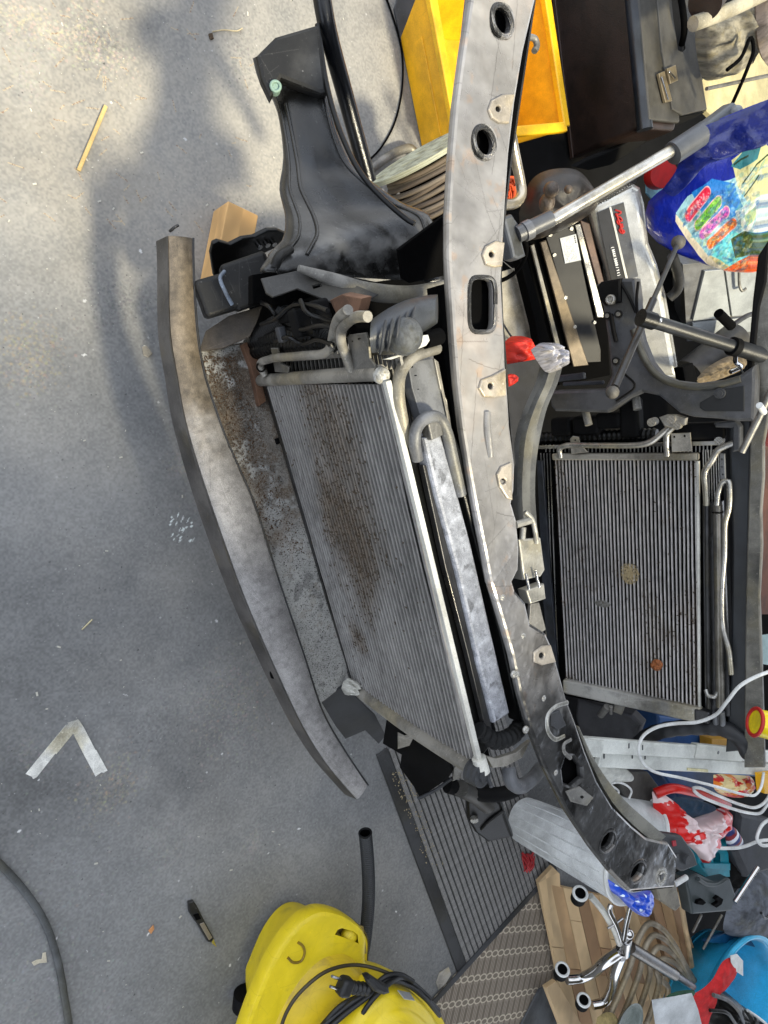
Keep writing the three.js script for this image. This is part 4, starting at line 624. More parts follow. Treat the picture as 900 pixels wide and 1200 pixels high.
solo('thin_cable', tube([W(400, -120, 0.004), W(430, -60, 0.004), W(462, 25, 0.004), W(471, 62, 0.004), W(471, 105, 0.004), W(462, 145, 0.004), W(445, 175, 0.004), W(430, 190, 0.004)], 0.003), M.deep, 'thin black cable on the floor left of the yellow crate', 'cable');
solo('stand_foot', tube([W(428, 204, 0.03), W(450, 187, 0.03), W(470, 176, 0.03), W(481, 174, 0.03), W(488, 182, 0.03), W(494, 192, 0.03)], 0.013, { m: 12 }), M.zinc, 'bent grey tube foot next to the cable drum', 'tube');
solo('rubber_mat', slab([[478, -40], [505, -40], [520, 10], [470, 48], [462, 10]], HF(0.006), 0.005), M.greyDark, 'dark mat under the yellow crate', 'mat');
{ // drum of old cable
  const t = thing('cable_drum', 'drum wound with brown cable, its pale flange leaning on the yellow crate', 'cable drum');
  const a = W(441, 216, 0.22), b = W(545, 152, 0.34), ax = W(505, 262, 0.2).sub(W(488, 190, 0.27)).normalize(), e = b.clone().sub(a).normalize(); ax.addScaledVector(e, -ax.dot(e)).normalize();
  const c = a.clone().add(b).multiplyScalar(0.5).addScaledVector(V(0, 0, -1), 0.0), R = a.distanceTo(b) * 0.5 * 1.02, up = CAM.clone().sub(c).normalize();
  // tilt the axis so the flange is seen nearly on edge
  const vd = up.clone().addScaledVector(e, -up.dot(e)).normalize(), axis = ax.clone().addScaledVector(vd, -ax.dot(vd)).normalize().addScaledVector(vd, -0.13).normalize();
  const f = frame(c, e, axis.clone().cross(e).negate()); if (f.n.dot(axis) < 0) { f.n.negate(); f.y.negate(); }
  const disc = (dn, r, th) => { const g = new THREE.CylinderGeometry(r, r, th, 48); g.rotateX(Math.PI / 2); g.translate(0, 0, dn); g.applyMatrix4(mtx(f)); return g; };
  part('flange', mg([disc(0, R, 0.012)]), mat(0xb9bba4, { r: 0.7, map: grime }), t, { label: 'pale round flange' });
  part('flange', disc(0.16, R, 0.012), M.deep, t);
  part('core', disc(0.08, R * 0.62, 0.15), M.deep, t);
  seed = 17; for (let k = 0; k < 11; k++) { const g = new THREE.TorusGeometry(R * rr(0.72, 0.80), 0.0068, 8, 60); g.rotateX(rr(-0.07, 0.07)); g.rotateY(rr(-0.07, 0.07)); g.translate(0, 0, 0.016 + k * 0.0125); g.applyMatrix4(mtx(f)); part('cable_turn', g, mat([0x6a5d50, 0x74685a, 0x5c5148, 0x7b7064][k % 4], { r: 0.7, map: grime }), t); }
}
{ // yellow storage crate
  const t = thing('yellow_crate', 'open yellow plastic crate behind the steel crossmember', 'crate'), ym = mat(0xf3b416, { r: 0.45, bs: 0.0003 }), yr = mat(0xf7bf1a, { r: 0.38, bs: 0.0003 });
  const B0 = W(470, 45, 0.004), B1 = W(496, 176, 0.004), e = B1.clone().sub(B0), fl = B0.clone(), dn = V(0, 1, 0).cross(e).normalize(); if (dn.z > 0) dn.negate();
  const w0 = fl, w1 = B1, dp = 0.40, hh = 0.17, out = dn.clone().multiplyScalar(-0.02), pl = (p, q, r, s, th) => { const f = frame(p, q.clone().sub(p), s.clone().sub(p)); const sh = new THREE.Shape([p, q, r, s].map((v) => to2(f, v))); const g = new THREE.ExtrudeGeometry(sh, { depth: th, bevelEnabled: false }); g.translate(0, 0, -th / 2); g.applyMatrix4(mtx(f)); return g; };
  const up = (p, o) => p.clone().add(V(0, hh, 0)).add(o), side = e.clone().normalize().multiplyScalar(0.02), sideL = e.clone().normalize().multiplyScalar(0.09), bk = dn.clone().multiplyScalar(dp);
  const f0 = w0, f1 = w1, r0 = w0.clone().add(bk), r1 = w1.clone().add(bk), bo = dn.clone().multiplyScalar(0.02);
  part('front_panel', pl(f0, f1, up(f1, out.clone().add(side)), up(f0, out.clone().sub(sideL)), 0.004), ym, t);
  part('back_panel', pl(r0, r1, up(r1, bo.clone().add(side)).add(V(0, 0.05, 0)), up(r0, bo.clone().sub(sideL)).add(V(0, 0.05, 0)), 0.004), ym, t);
  part('side_panel', pl(f1, r1, up(r1, bo.clone().add(side)).add(V(0, 0.05, 0)), up(f1, out.clone().add(side)), 0.004), ym, t);
  part('side_panel', pl(f0, r0, up(r0, bo.clone().sub(sideL)).add(V(0, 0.05, 0)), up(f0, out.clone().sub(sideL)), 0.004), ym, t);
  part('base_panel', pl(f0.clone().add(V(0, 0.006, 0)), f1.clone().add(V(0, 0.006, 0)), r1.clone().add(V(0, 0.006, 0)), r0.clone().add(V(0, 0.006, 0)), 0.006), ym, t);
  const tf0 = up(f0, out.clone().sub(sideL)), tf1 = up(f1, out.clone().add(side)), tr0 = up(r0, bo.clone().sub(sideL)).add(V(0, 0.05, 0)), tr1 = up(r1, bo.clone().add(side)).add(V(0, 0.05, 0));
  part('rim', bar(tf0, tf1, 0.03, 0.022, V(0, 1, 0), 0.005), yr, t); part('rim', bar(tf1, tr1, 0.03, 0.022, V(0, 1, 0), 0.005), yr, t); part('rim', bar(tr0, tr1, 0.03, 0.022, V(0, 1, 0), 0.005), yr, t);
  part('stiffener', bar(f0.clone().lerp(f1, 0.12).add(V(0, 0.10, 0)).addScaledVector(dn, -0.014), f1.clone().lerp(f0, 0.02).add(V(0, 0.10, 0)).addScaledVector(dn, -0.014), 0.006, 0.008), ym, t);
  part('stiffener', bar(f0.clone().lerp(f1, 0.86).add(V(0, 0.012, 0)).addScaledVector(dn, dp - 0.05), f1.clone().lerp(f0, 0.03).add(V(0, 0.012, 0)).addScaledVector(dn, 0.04), 0.012, 0.012), yr, t);
}
solo('wire_hook', tube([W(606, 62, 0.5), W(610, 50, 0.5), W(618, 44, 0.5), W(627, 46, 0.5), W(629, 54, 0.5), W(626, 60, 0.5)], 0.008), M.zinc, 'grey wire hook in front of the yellow crate', 'hook');
solo('bent_rod', tube([W(596, 142, 0.42), W(603, 180, 0.4), W(610, 215, 0.38), W(611, 228, 0.38), W(604, 238, 0.38), W(588, 240, 0.38), W(570, 240, 0.38)], 0.0145, { m: 14 }), mat(0xc4bcae, { r: 0.3, m: 0.75, map: grime }), 'bent shiny steel rod beside the yellow crate', 'rod');
solo('orange_net', (() => { const gs = []; seed = 5; for (let k = 0; k < 40; k++) { const a = W(586 + rr(0, 16), 206 + rr(0, 30), 0.24 + rr(0, 0.04)), b = W(586 + rr(0, 16), 206 + rr(0, 30), 0.24 + rr(0, 0.04)); gs.push(tube([a, a.clone().lerp(b, 0.5).add(V(rr(-0.01, 0.01), 0.015, 0)), b], 0.0028, { m: 6 })); } gs.push(slab([[584, 206], [604, 206], [607, 232], [586, 236]], HF(0.22), 0.02)); return mg(gs); })(), mat(0xe4581f, { r: 0.6 }), 'tangle of orange netting below the yellow crate', 'net');
{ // pilot case
  const t = thing('leather_case', 'dark brown leather pilot case with a metal clasp', 'briefcase');
  const lm = mat(0x2b1e19, { r: 0.42, map: grime, bs: 0.0012 }), gm = mat(0x45433e, { r: 0.5, map: grime, bs: 0.001 }), B0 = W(640, -60, 0.01), B1 = W(668, 187, 0.01);
  const e = B1.clone().sub(B0), dn = V(0, 1, 0).cross(e).normalize(); if (dn.z > 0) dn.negate(); const H = 0.31, D = 0.2;
  part('body', bxe(B0, B1, H, D, 0.02), lm, t);
  const top = B0.clone().add(V(0, H, 0)), top1 = B1.clone().add(V(0, H, 0));
  const f = frame(top1.clone().addScaledVector(e.clone().normalize(), -0.2).add(V(0, 0.018, 0)), e, dn);
  if (f.n.y < 0) { f.n.negate(); f.y.negate(); }
  const ff = frame(B0.clone().addScaledVector(dn, -0.004), e, V(0, 1, 0));
  part('front_trim', mg([bar(B1.clone().add(V(0, 0.01, 0)), B1.clone().add(V(0, H - 0.03, 0)), 0.012, 0.008), bar(B0.clone().add(V(0, 0.012, 0)).addScaledVector(dn, -0.003), B1.clone().add(V(0, 0.012, 0)).addScaledVector(dn, -0.003), 0.008, 0.014)]), mat(0x3a2a22, { r: 0.4 }), t);
  const L2 = []; for (const [s, y, o] of [[0, 0, 0]]) L2.push(bxe(B0.clone().add(V(0, H - 0.002, 0)).addScaledVector(dn, 0.006), B1.clone().add(V(0, H - 0.002, 0)).addScaledVector(dn, 0.006).addScaledVector(e, -0.03), 0.018, D - 0.012, 0.008));
  part('lid', mg(L2), gm, t, { label: 'grey leather lid' });
  part('shoulder', rod(B0.clone().add(V(0, H - 0.012, 0)).addScaledVector(dn, 0.018), B1.clone().add(V(0, H - 0.012, 0)).addScaledVector(dn, 0.018), 0.026, 18), mat(0x262b33, { r: 0.3, map: grime }), t);
  const hf = HF(H + 0.032);
  part('lid_flap', slab([[768, -30], [804, -30], [818, 60], [829, 128], [800, 135], [788, 128], [776, 60]], hf, 0.012, { bevel: 0.004, holes: [[[784, -20], [799, -20], [803, 40], [804, 58], [800, 63], [794, 60], [788, 20]]] }), gm, t);
  part('handle', tube([W(792, -30, H + 0.05), W(800, 10, H + 0.07), W(802, 36, H + 0.06), W(799, 52, H + 0.03)], 0.011), M.deep, t);
  part('clasp', mg([slab([[772, 86], [779, 83], [788, 118], [780, 120]], HF(H + 0.04), 0.01), slab([[782, 80], [792, 76], [795, 94], [786, 98]], HF(H + 0.046), 0.01)]), M.brass, t);
  part('clasp_hinge', mg([bar(W(775, 90, H + 0.044), W(783, 117, H + 0.044), 0.006, 0.006), bar(W(784, 84, H + 0.05), W(791, 92, H + 0.05), 0.008, 0.006)]), M.chrome, t);
  part('end_fold', slab([[672, 196], [690, 186], [726, 172], [766, 150], [790, 138], [826, 132], [812, 140], [770, 158], [742, 178], [716, 194], [690, 200]], F3(W(672, 196, 0.1), W(826, 132, 0.33), W(716, 194, 0.14)), 0.02, { bevel: 0.006 }), M.blackMatt, t);
}
{ // telescopic pole
  const t = thing('telescopic_pole', 'telescopic aluminium pole with dark grey joints lying across the black bag corner', 'pole');
  const q = (x, y) => W(x, y, lerp(0.42, 0.70, (x - 600) / 250));
  part('tube', rod(q(640, 262), q(795, 172), 0.016, 20), M.alu, t);
  part('joint_sleeve', rod(q(606, 275), q(646, 256), 0.022, 20), mat(0x55585f, { r: 0.4 }), t);
  part('joint_collar', rod(q(614, 272), q(622, 268), 0.026, 20), mat(0x6d7078, { r: 0.35 }), t);
  part('clamp_sleeve', rod(q(788, 180), q(826, 155), 0.031, 20), mat(0x50545c, { r: 0.4 }), t);
  part('clamp', bar(q(824, 156), q(858, 130), 0.05, 0.05, V(0, 1, 0), 0.012), mat(0x6b7076, { r: 0.45 }), t);
  part('clamp_button', ball(q(850, 136).add(V(0, 0.03, 0)), 0.017), mat(0x8b9096, { r: 0.4 }), t);
  part('foot', slab([[590, 254], [600, 250], [608, 262], [613, 285], [617, 300], [608, 304], [602, 302], [598, 285]], HF(0.43), 0.04, { bevel: 0.008 }), mat(0x53575f, { r: 0.45, map: grime }), t);
}
{ // machine lying on its side
  const t = thing('workshop_machine', 'silver and black workshop machine lying on its side with a red script mark', 'machine');
  const mf = F3(W(640, 280, 0.2), W(703, 262, 0.3), W(690, 425, 0.2)), sl = (px, th, o) => slab(px, mf, th, o);
  part('body', sl([[612, 275], [676, 255], [706, 300], [716, 440], [655, 452], [640, 400]], 0.16, { dn: -0.012, bevel: 0.006 }), M.deep, t);
  const cp = part('cover_plate', sl([[640, 278], [672, 263], [688, 340], [704, 410], [704, 424], [684, 425], [662, 350]], 0.006, { dn: 0.002 }), mat(0x0d0d0e, { r: 0.55, map: grime }), t);
  part('rivet', mg([[645, 275], [670, 268], [650, 299], [663, 349], [674, 383], [697, 378]].map(([x, y]) => cyl(mf, x, y, 0.007, 0.006, 0.008, 12))), M.alu, cp);
  const cv = document.createElement('canvas'); cv.width = 256; cv.height = 160; const g2 = cv.getContext('2d'); g2.fillStyle = '#b9bcc0'; g2.fillRect(0, 0, 256, 160); g2.fillStyle = '#25272a'; g2.fillRect(10, 8, 14, 14); g2.fillRect(30, 8, 16, 14); g2.fillRect(52, 8, 10, 14); g2.fillRect(68, 8, 16, 14);
  seed = 3; g2.fillStyle = '#6d7176'; for (let r = 0; r < 9; r++) { let x = 10; while (x < 236) { const w = rr(6, 26); if (rng() < 0.7) g2.fillRect(x, 34 + r * 13, w, 4); x += w + 6; } } g2.strokeStyle = '#7e8286'; g2.strokeRect(150, 60, 90, 70);
  const lt = new THREE.CanvasTexture(cv); lt.colorSpace = THREE.SRGBColorSpace;
  const quad = (f, q, m, name, par, dn) => { const p = q.map(([x, y]) => at(f, x, y, dn)); const g = grid([[p[0], p[1]], [p[3], p[2]]], 2, 2, (i, j) => [i, 1 - j]); return part(name, g, m, par); };
  part('label_backing', sl([[656, 279], [675, 274], [681, 305], [662, 309]], 0.003, { dn: 0.0045, bevel: 0 }), mat(0xb9bcc0, { r: 0.5 }), cp);
  quad(mf, [[674.5, 274.5], [680.5, 304.5], [662.3, 308.5], [656.3, 279.5]], new THREE.MeshPhysicalMaterial({ map: lt, roughness: 0.5 }), 'rating_label', cp, 0.0056);
  part('rail', sl([[633, 284], [640, 281], [690, 428], [672, 430]], 0.012, { dn: 0.006, bevel: 0.003 }), mat(0x6c6153, { r: 0.4, m: 0.5, map: grime }), t);
  part('rail', sl([[622, 288], [626, 286], [658, 410], [653, 412]], 0.012, { dn: 0.004, bevel: 0.002 }), M.aluDull, t);
  part('rail', sl([[674, 264], [680, 262], [698, 330], [709, 372], [700, 372], [690, 330]], 0.014, { dn: 0.008, bevel: 0.002 }), M.alu, t);
  part('rail', sl([[680, 258], [691, 262], [703, 310], [712, 345], [706, 350], [694, 310]], 0.014, { dn: 0.004, bevel: 0.003 }), mat(0x5d4a43, { r: 0.45, m: 0.4, map: grime }), t);
  // silver housing
  const sf = F3(W(690, 245, 0.3), W(750, 215, 0.42), W(735, 440, 0.28));
  const h = part('housing', slab([[688, 246], [694, 236], [742, 214], [752, 220], [757, 240], [762, 285], [772, 310], [782, 345], [795, 420], [799, 446], [740, 446], [722, 360], [708, 310]], sf, 0.12, { bevel: 0.03 }), mat(0xd8d7d2, { r: 0.3, m: 0.6, map: mottle, rm: roughM }), t, { label: 'silver metal housing' });
  part('label_band', slab([[700, 249], [714, 243], [736, 328], [717, 332]], sf, 0.004, { dn: 0.003, bevel: 0.0005 }), mat(0x2c2c2e, { r: 0.4, map: grime }), h);
  part('label_band', slab([[716, 242], [731, 237], [748, 324], [735, 328]], sf, 0.004, { dn: 0.003, bevel: 0.0005 }), mat(0x54565b, { r: 0.4, map: grime }), h);
  part('label_edge', slab([[714, 243], [716, 242], [736, 327], [733.5, 328]], sf, 0.005, { dn: 0.0045, bevel: 0 }), M.whiteMetal, h);
  const c3 = document.createElement('canvas'); c3.width = 512; c3.height = 64; const g3 = c3.getContext('2d'); g3.fillStyle = '#2c2c2e'; g3.fillRect(0, 0, 512, 64); g3.fillStyle = '#f2f2f0'; g3.font = 'bold 50px sans-serif'; g3.fillText('( MAX 5000 / 1 t )', 30, 50);
  const t3 = new THREE.CanvasTexture(c3); t3.colorSpace = THREE.SRGBColorSpace;
  quad(sf, [[720, 286], [730, 329], [724.5, 330.5], [714.5, 287.5]], new THREE.MeshPhysicalMaterial({ map: t3, roughness: 0.45 }), 'lettering', h, 0.0042);
  const S = (q, r = 0.0028) => tube(q.map(([x, y]) => at(sf, x, y, 0.005)), r, { m: 6 });
  part('red_script', mg([S([[721, 246], [728, 249], [721, 252], [722, 250]]), S([[722, 253], [727, 255], [729, 259], [723, 258], [724, 262], [730, 263]]), S([[724, 262], [730, 266], [726, 268], [731, 270]]), S([[726, 267], [732, 272], [728, 273], [725, 269]]), S([[722, 250], [726, 262], [730, 274]], 0.0035)]), M.red, h);
  const gr = []; for (let i = 0; i < 16; i++) for (let k = 0; k < 3; k++) { const x = 700 + i * 2.9, y = 238 - i * 1.9 + k * 2.6 - 3; gr.push(ring(sf, x, y, -0.004, 0.006, 0.0015, 8)); }
  part('vent_mesh', mg(gr), M.steelDark, h, { kind: 'stuff' });
  part('lower_slot', slab([[728, 330], [748, 326], [756, 372], [740, 380]], sf, 0.01, { dn: 0.002 }), M.greyDark, h);
  part('crease', tube([at(sf, 744, 380, 0), at(sf, 760, 420, 0.006), at(sf, 775, 446, 0)], 0.008), M.alu, h);
  // gearcase at the upper end
  const gc = part('gearcase', pillow([[608, 250], [620, 215], [640, 200], [672, 198], [690, 212], [700, 236], [676, 258], [640, 275], [614, 280]], F3(W(608, 250, 0.2), W(690, 212, 0.34), W(640, 275, 0.22)), 0.08, { amp: 0.004, fq: 18 }), mat(0x2a2522, { r: 0.35, map: grime }), t);
  part('boss', mg([ball(W(646, 222, 0.4), 0.022), ball(W(641, 238, 0.37), 0.03, 1, 0.8, 0.7), ball(W(666, 222, 0.4), 0.012)]), mat(0x5a4d42, { r: 0.4, map: grime }), gc);
}
solo('pale_board', slab([[588, 318], [610, 312], [622, 330], [640, 390], [655, 440], [600, 440], [590, 380]], HF(0.16), 0.018), mat(0xb5ae9f, { r: 0.8, map: grime }), 'pale dusty board between the crossmember and the machine', 'board');
solo('black_channel', slab([[608, 300], [616, 298], [648, 412], [654, 450], [640, 452], [628, 380]], HF(0.22), 0.03), M.deep, 'black channel lying between the pale board and the machine', 'channel');
{
  const t = thing('spoked_wheel', 'thin black spoked wheel behind the grey pole foot', 'wheel'), c = W(582, 300, 0.34), f = F3(c, W(600, 300, 0.36), W(586, 330, 0.3));
  part('rim', mg([(() => { const g = new THREE.TorusGeometry(0.085, 0.006, 8, 40); g.applyMatrix4(mtx(f)); return g; })()]), M.deep, t);
  for (let k = 0; k < 10; k++) { const a = k / 10 * 2 * Math.PI; part('spoke', rod(c, c.clone().addScaledVector(f.x, 0.083 * Math.cos(a)).addScaledVector(f.y, 0.083 * Math.sin(a)), 0.0013, 6), M.zinc, t); }
}
solo('loose_wire', tube([W(590, 380, 0.2), W(600, 395, 0.21), W(618, 408, 0.22), W(640, 418, 0.22)], 0.003), M.greyDark, 'grey wire bending over the pale board', 'wire');
solo('red_bag', pillow([[590, 402], [600, 394], [610, 397], [620, 412], [622, 424], [606, 428], [590, 428]], HF(0.24), 0.05, { amp: 0.016, fq: 30 }), mat(0xdf2a12, { r: 0.45 }), 'crumpled bright red bag on the pale board', 'bag');
solo('black_flap', slab([[588, 428], [634, 420], [640, 430], [628, 470], [618, 510], [612, 570], [600, 574], [597, 500]], HF(0.36), 0.008), mat(0x27272a, { r: 0.6, map: grime }), 'black sheet between the crossmember and the seal strip', 'sheet');
solo('red_tab', pillow([[591, 442], [598, 438], [604, 442], [603, 449], [594, 453]], HF(0.385), 0.014, { amp: 0.006, fq: 60, N: 32 }), mat(0xd0240f, { r: 0.5 }), 'small red tab poking through the black sheet', 'tab');
solo('seal_strip', strip([[640, 426, 656, 430, 0.62], [634, 448, 650, 450, 0.62], [622, 475, 638, 478, 0.62], [611, 508, 630, 512, 0.62], [607, 545, 625, 545, 0.62], [606, 580, 624, 580, 0.62], [608, 612, 626, 612, 0.62], [610, 640, 627, 640, 0.62]], [[0, 0], [0.08, 0.012], [0.3, 0.004], [0.75, 0.004], [0.92, 0.012], [1, 0], [0.95, -0.02], [0.05, -0.02]]), mat(0x6f6f6c, { r: 0.6, map: grime }), 'curved grey rubber seal strip beside the rear condenser', 'seal strip');
solo('cling_wrap', pillow([[622, 410], [634, 402], [646, 404], [656, 418], [652, 434], [640, 436], [630, 424]], HF(0.635), 0.03, { amp: 0.018, fq: 45 }), mat(0xb9b8c2, { r: 0.2, map: grime, clearcoat: 0.6 }), 'crumpled clear wrap knotted on the end of the seal strip', 'plastic wrap');
{ // blue sack
  const cv = document.createElement('canvas'); cv.width = cv.height = 512; const g = cv.getContext('2d');
  const X = (x) => (x - 752) / (912 - 752) * 512, Y = (y) => (y - 92) / (326 - 92) * 512;
  g.fillStyle = '#0a1c86'; g.fillRect(0, 0, 512, 512);
  const poly = (q, c) => { g.fillStyle = c; g.beginPath(); q.forEach(([x, y], i) => i ? g.lineTo(X(x), Y(y)) : g.moveTo(X(x), Y(y))); g.closePath(); g.fill(); };
  poly([[800, 224], [815, 205], [842, 188], [870, 182], [900, 170], [912, 280], [875, 308], [850, 290], [825, 258]], '#8fbccb');
  poly([[820, 200], [845, 182], [875, 186], [885, 205], [893, 216], [870, 230], [850, 240], [835, 220]], '#1a6fc0');
  poly([[868, 164], [900, 140], [912, 150], [912, 205], [896, 208], [880, 190]], '#b9b788');
  poly([[868, 170], [885, 150], [905, 138], [900, 160], [880, 172]], '#2f6f7a');
  poly([[845, 255], [870, 240], [912, 255], [912, 285], [880, 300], [860, 285]], '#5fc3cf');
  poly([[880, 255], [900, 240], [912, 245], [912, 275], [890, 280]], '#3a4a1e');
  poly([[852, 278], [870, 285], [888, 298], [876, 308], [858, 296]], '#c7bb8c');
  poly([[800, 225], [808, 232], [840, 268], [862, 290], [884, 306], [874, 308], [850, 296], [826, 268], [800, 234]], '#cfc6b4');
  poly([[876, 304], [895, 285], [912, 275], [912, 326], [880, 312]], '#e5561b');
  poly([[880, 218], [912, 200], [912, 244], [896, 242]], '#bfc4be');
  poly([[893, 222], [908, 212], [910, 228], [899, 234]], '#8fa27c');
  const pop = (x0, y0, x1, y1, c, c2) => { g.lineCap = 'round'; g.strokeStyle = '#d9a9b2'; g.lineWidth = 37; g.beginPath(); g.moveTo(X(x0), Y(y0)); g.lineTo(X(x1), Y(y1)); g.stroke(); g.strokeStyle = c; g.lineWidth = 30; g.stroke(); seed = x0; for (let k = 0; k < 40; k++) { const t = rng(); g.fillStyle = c2; g.fillRect(X(lerp(x0, x1, t)) + rr(-13, 11), Y(lerp(y0, y1, t)) + rr(-11, 9), rr(3, 8), rr(2, 6)); } };
  pop(818, 226, 840, 198, '#d62a4b', '#f28a9c'); pop(832, 236, 856, 208, '#6bb62a', '#3f7d1a'); pop(840, 248, 868, 220, '#c84fae', '#7a2a86'); pop(852, 262, 880, 234, '#ee6a22', '#f9b06a');
  seed = 515; for (let k = 0; k < 1500; k++) { const x = rr(806, 912), y = rr(150, 312); if ((y - 225) < (x - 800) * 1.0 + 0 && y > 228 - (x - 800) * 0.62) { g.fillStyle = ['rgba(20,70,150,0.25)', 'rgba(240,240,230,0.22)', 'rgba(40,130,170,0.22)', 'rgba(90,80,40,0.18)', 'rgba(200,210,120,0.16)', 'rgba(10,40,90,0.22)'][Math.floor(rng() * 6)]; g.beginPath(); g.ellipse(X(x), Y(y), rr(3, 18), rr(2, 7), rr(-1.2, 0.2), 0, 6.3); g.fill(); } }
  g.strokeStyle = '#18301c'; g.lineWidth = 4; for (const q of [[[872, 168], [880, 162], [888, 158]], [[886, 186], [900, 165], [912, 158]], [[890, 200], [905, 178]]]) { g.beginPath(); q.forEach(([x, y], i) => i ? g.lineTo(X(x), Y(y)) : g.moveTo(X(x), Y(y))); g.stroke(); }
  g.strokeStyle = 'rgba(210,220,255,0.55)'; g.lineWidth = 2; for (let k = 0; k < 9; k++) { g.beginPath(); g.moveTo(X(812 + k * 3.4), Y(288 + k * 0.8)); g.lineTo(X(826 + k * 3), Y(304 + k * 0.6)); g.stroke(); }
  const tx = new THREE.CanvasTexture(cv); tx.colorSpace = THREE.SRGBColorSpace;
  const bf = F3(W(762, 260, 0.42), W(905, 250, 0.70), W(800, 310, 0.42));
  const geo = pillow([[760, 236], [770, 226], [790, 212], [798, 190], [806, 168], [824, 148], [850, 136], [880, 124], [912, 112], [912, 312], [880, 320], [850, 318], [815, 306], [790, 296], [770, 284], [758, 270], [756, 250]], bf, 0.035, { amp: 0.007, fq: 7, smooth: false, N: 110, K: 18 });
  { const u = geo.attributes.uv, p = geo.attributes.position, v = V(0, 0, 0); for (let i = 0; i < u.count; i++) { v.set(p.getX(i), p.getY(i), p.getZ(i)); const a = to2(bf, v); u.setXY(i, a.x, a.y); }
    const k = [[752, 92], [912, 92], [752, 326]].map(([x, y]) => pix2(bf, x, y)); const A = k[1].clone().sub(k[0]), B = k[2].clone().sub(k[0]), det = A.x * B.y - A.y * B.x; for (let i = 0; i < u.count; i++) { const x = u.getX(i) - k[0].x, y = u.getY(i) - k[0].y; u.setXY(i, (x * B.y - y * B.x) / det, 1 - (A.x * y - A.y * x) / det); } }
  const t = thing('blue_sack', 'crumpled dark blue plastic sack printed with ice lollies and a beach', 'sack');
  part('skin', geo, new THREE.MeshPhysicalMaterial({ map: tx, roughness: 0.28, clearcoat: 0.4, clearcoatRoughness: 0.2, bumpMap: bumpS, bumpScale: 0.004 }), t);
  const bf2 = { ...bf, o: bf.o.clone().addScaledVector(bf.n, -0.03) };
  part('fold', pillow([[776, 222], [792, 200], [800, 172], [822, 150], [850, 138], [880, 126], [912, 116], [912, 160], [870, 178], [830, 192], [808, 214], [790, 230]], { ...bf, o: bf.o.clone().addScaledVector(bf.n, 0.03) }, 0.007, { amp: 0.010, fq: 8, sd: 4 }), mat(0x08196a, { r: 0.3, clearcoat: 0.4, bump: bumpS, bs: 0.0025 }), t);
}
solo('red_tin', rod(W(770, 206, 0.4), W(778, 204, 0.46), 0.042, 24, 0.04), M.red, 'small red tin tucked beside the blue sack', 'tin');
solo('picture_card', slab([[758, 192], [790, 186], [796, 214], [770, 240], [758, 226]], HF(0.37), 0.006), mat(0x6aa3b8, { r: 0.5, map: grime }), 'pale blue card under the red tin', 'card');
{ // grey cloth bag and cream board, upper right
  solo('grey_cloth_bag', pillow([[814, 26], [850, 14], [888, 2], [894, 30], [884, 62], [862, 84], [842, 92], [824, 92], [816, 60]], F3(W(814, 40, 0.4), W(890, 20, 0.52), W(830, 92, 0.38)), 0.07, { amp: 0.02, fq: 12 }), mat(0x9b9585, { r: 0.9, map: grime }), 'crumpled beige cloth bag behind the leather case', 'cloth bag');
  solo('cloth_fold', tube([W(812, 28, 0.52), W(845, 16, 0.55), W(885, -2, 0.58), W(905, -12, 0.6)], 0.022), mat(0xb3ac98, { r: 0.9, map: grime }), 'pale rolled hem above the beige cloth bag', 'cloth');
  solo('cream_board', slab([[822, 94], [912, 30], [920, 140], [858, 160], [828, 130]], HF(0.3), 0.02), mat(0xcabf94, { r: 0.7, map: mottle }), 'cream board under the beige cloth bag', 'board');
  solo('dark_roll', rod(W(826, 4, 0.55), W(838, -14, 0.55), 0.05, 24), mat(0x2a201c, { r: 0.5 }), 'dark brown roll at the top edge behind the leather case', 'roll');
  solo('grey_cushion', pillow([[886, -20], [915, -30], [915, 78], [896, 72], [887, 40]], HF(0.55), 0.06, { amp: 0.004 }), mat(0x8f8279, { r: 0.8, map: grime }), 'rounded taupe cushion in the upper right corner', 'cushion');
  solo('metal_rod', rod(W(828, 104, 0.5), W(912, 86, 0.52), 0.006, 10), M.zinc, 'thin metal rod over the cream board', 'rod');
  solo('hanging_cable', tube([W(852, 82, 0.52), W(868, 68, 0.54), W(880, 44, 0.55), W(883, 58, 0.55), W(876, 80, 0.54), W(866, 104, 0.5), W(858, 122, 0.46)], 0.006), M.deep, 'black cord hanging over the cream board', 'cord');
}
{ // grey cabinet and what stands before it
  const f = F3(W(830, 395, 0.32), W(880, 318, 0.5), W(890, 392, 0.42)), t = thing('grey_cabinet', 'pale grey panelled cabinet under the blue sack', 'cabinet'), cm = mat(0xa7adb2, { r: 0.45, bs: 0.0002 });
  part('carcass', slab([[800, 310], [905, 300], [905, 400], [805, 400]], f, 0.1, { dn: -0.012 }), M.grey, t);
  part('door_panel', slab([[826, 318], [848, 316], [856, 372], [812, 376]], f, 0.012, { dn: 0 }), cm, t);
  part('door_panel', slab([[850, 316], [900, 310], [902, 366], [858, 371]], f, 0.012, { dn: 0 }), cm, t);
  part('plinth_panel', slab([[812, 379], [858, 374], [902, 369], [902, 388], [810, 392]], f, 0.012, { dn: 0 }), cm, t);
  part('hook', tube([at(f, 866, 316, 0.02), at(f, 867, 336, 0.02), at(f, 870, 341, 0.025), at(f, 874, 338, 0.02)], 0.005), M.zinc, t);
}
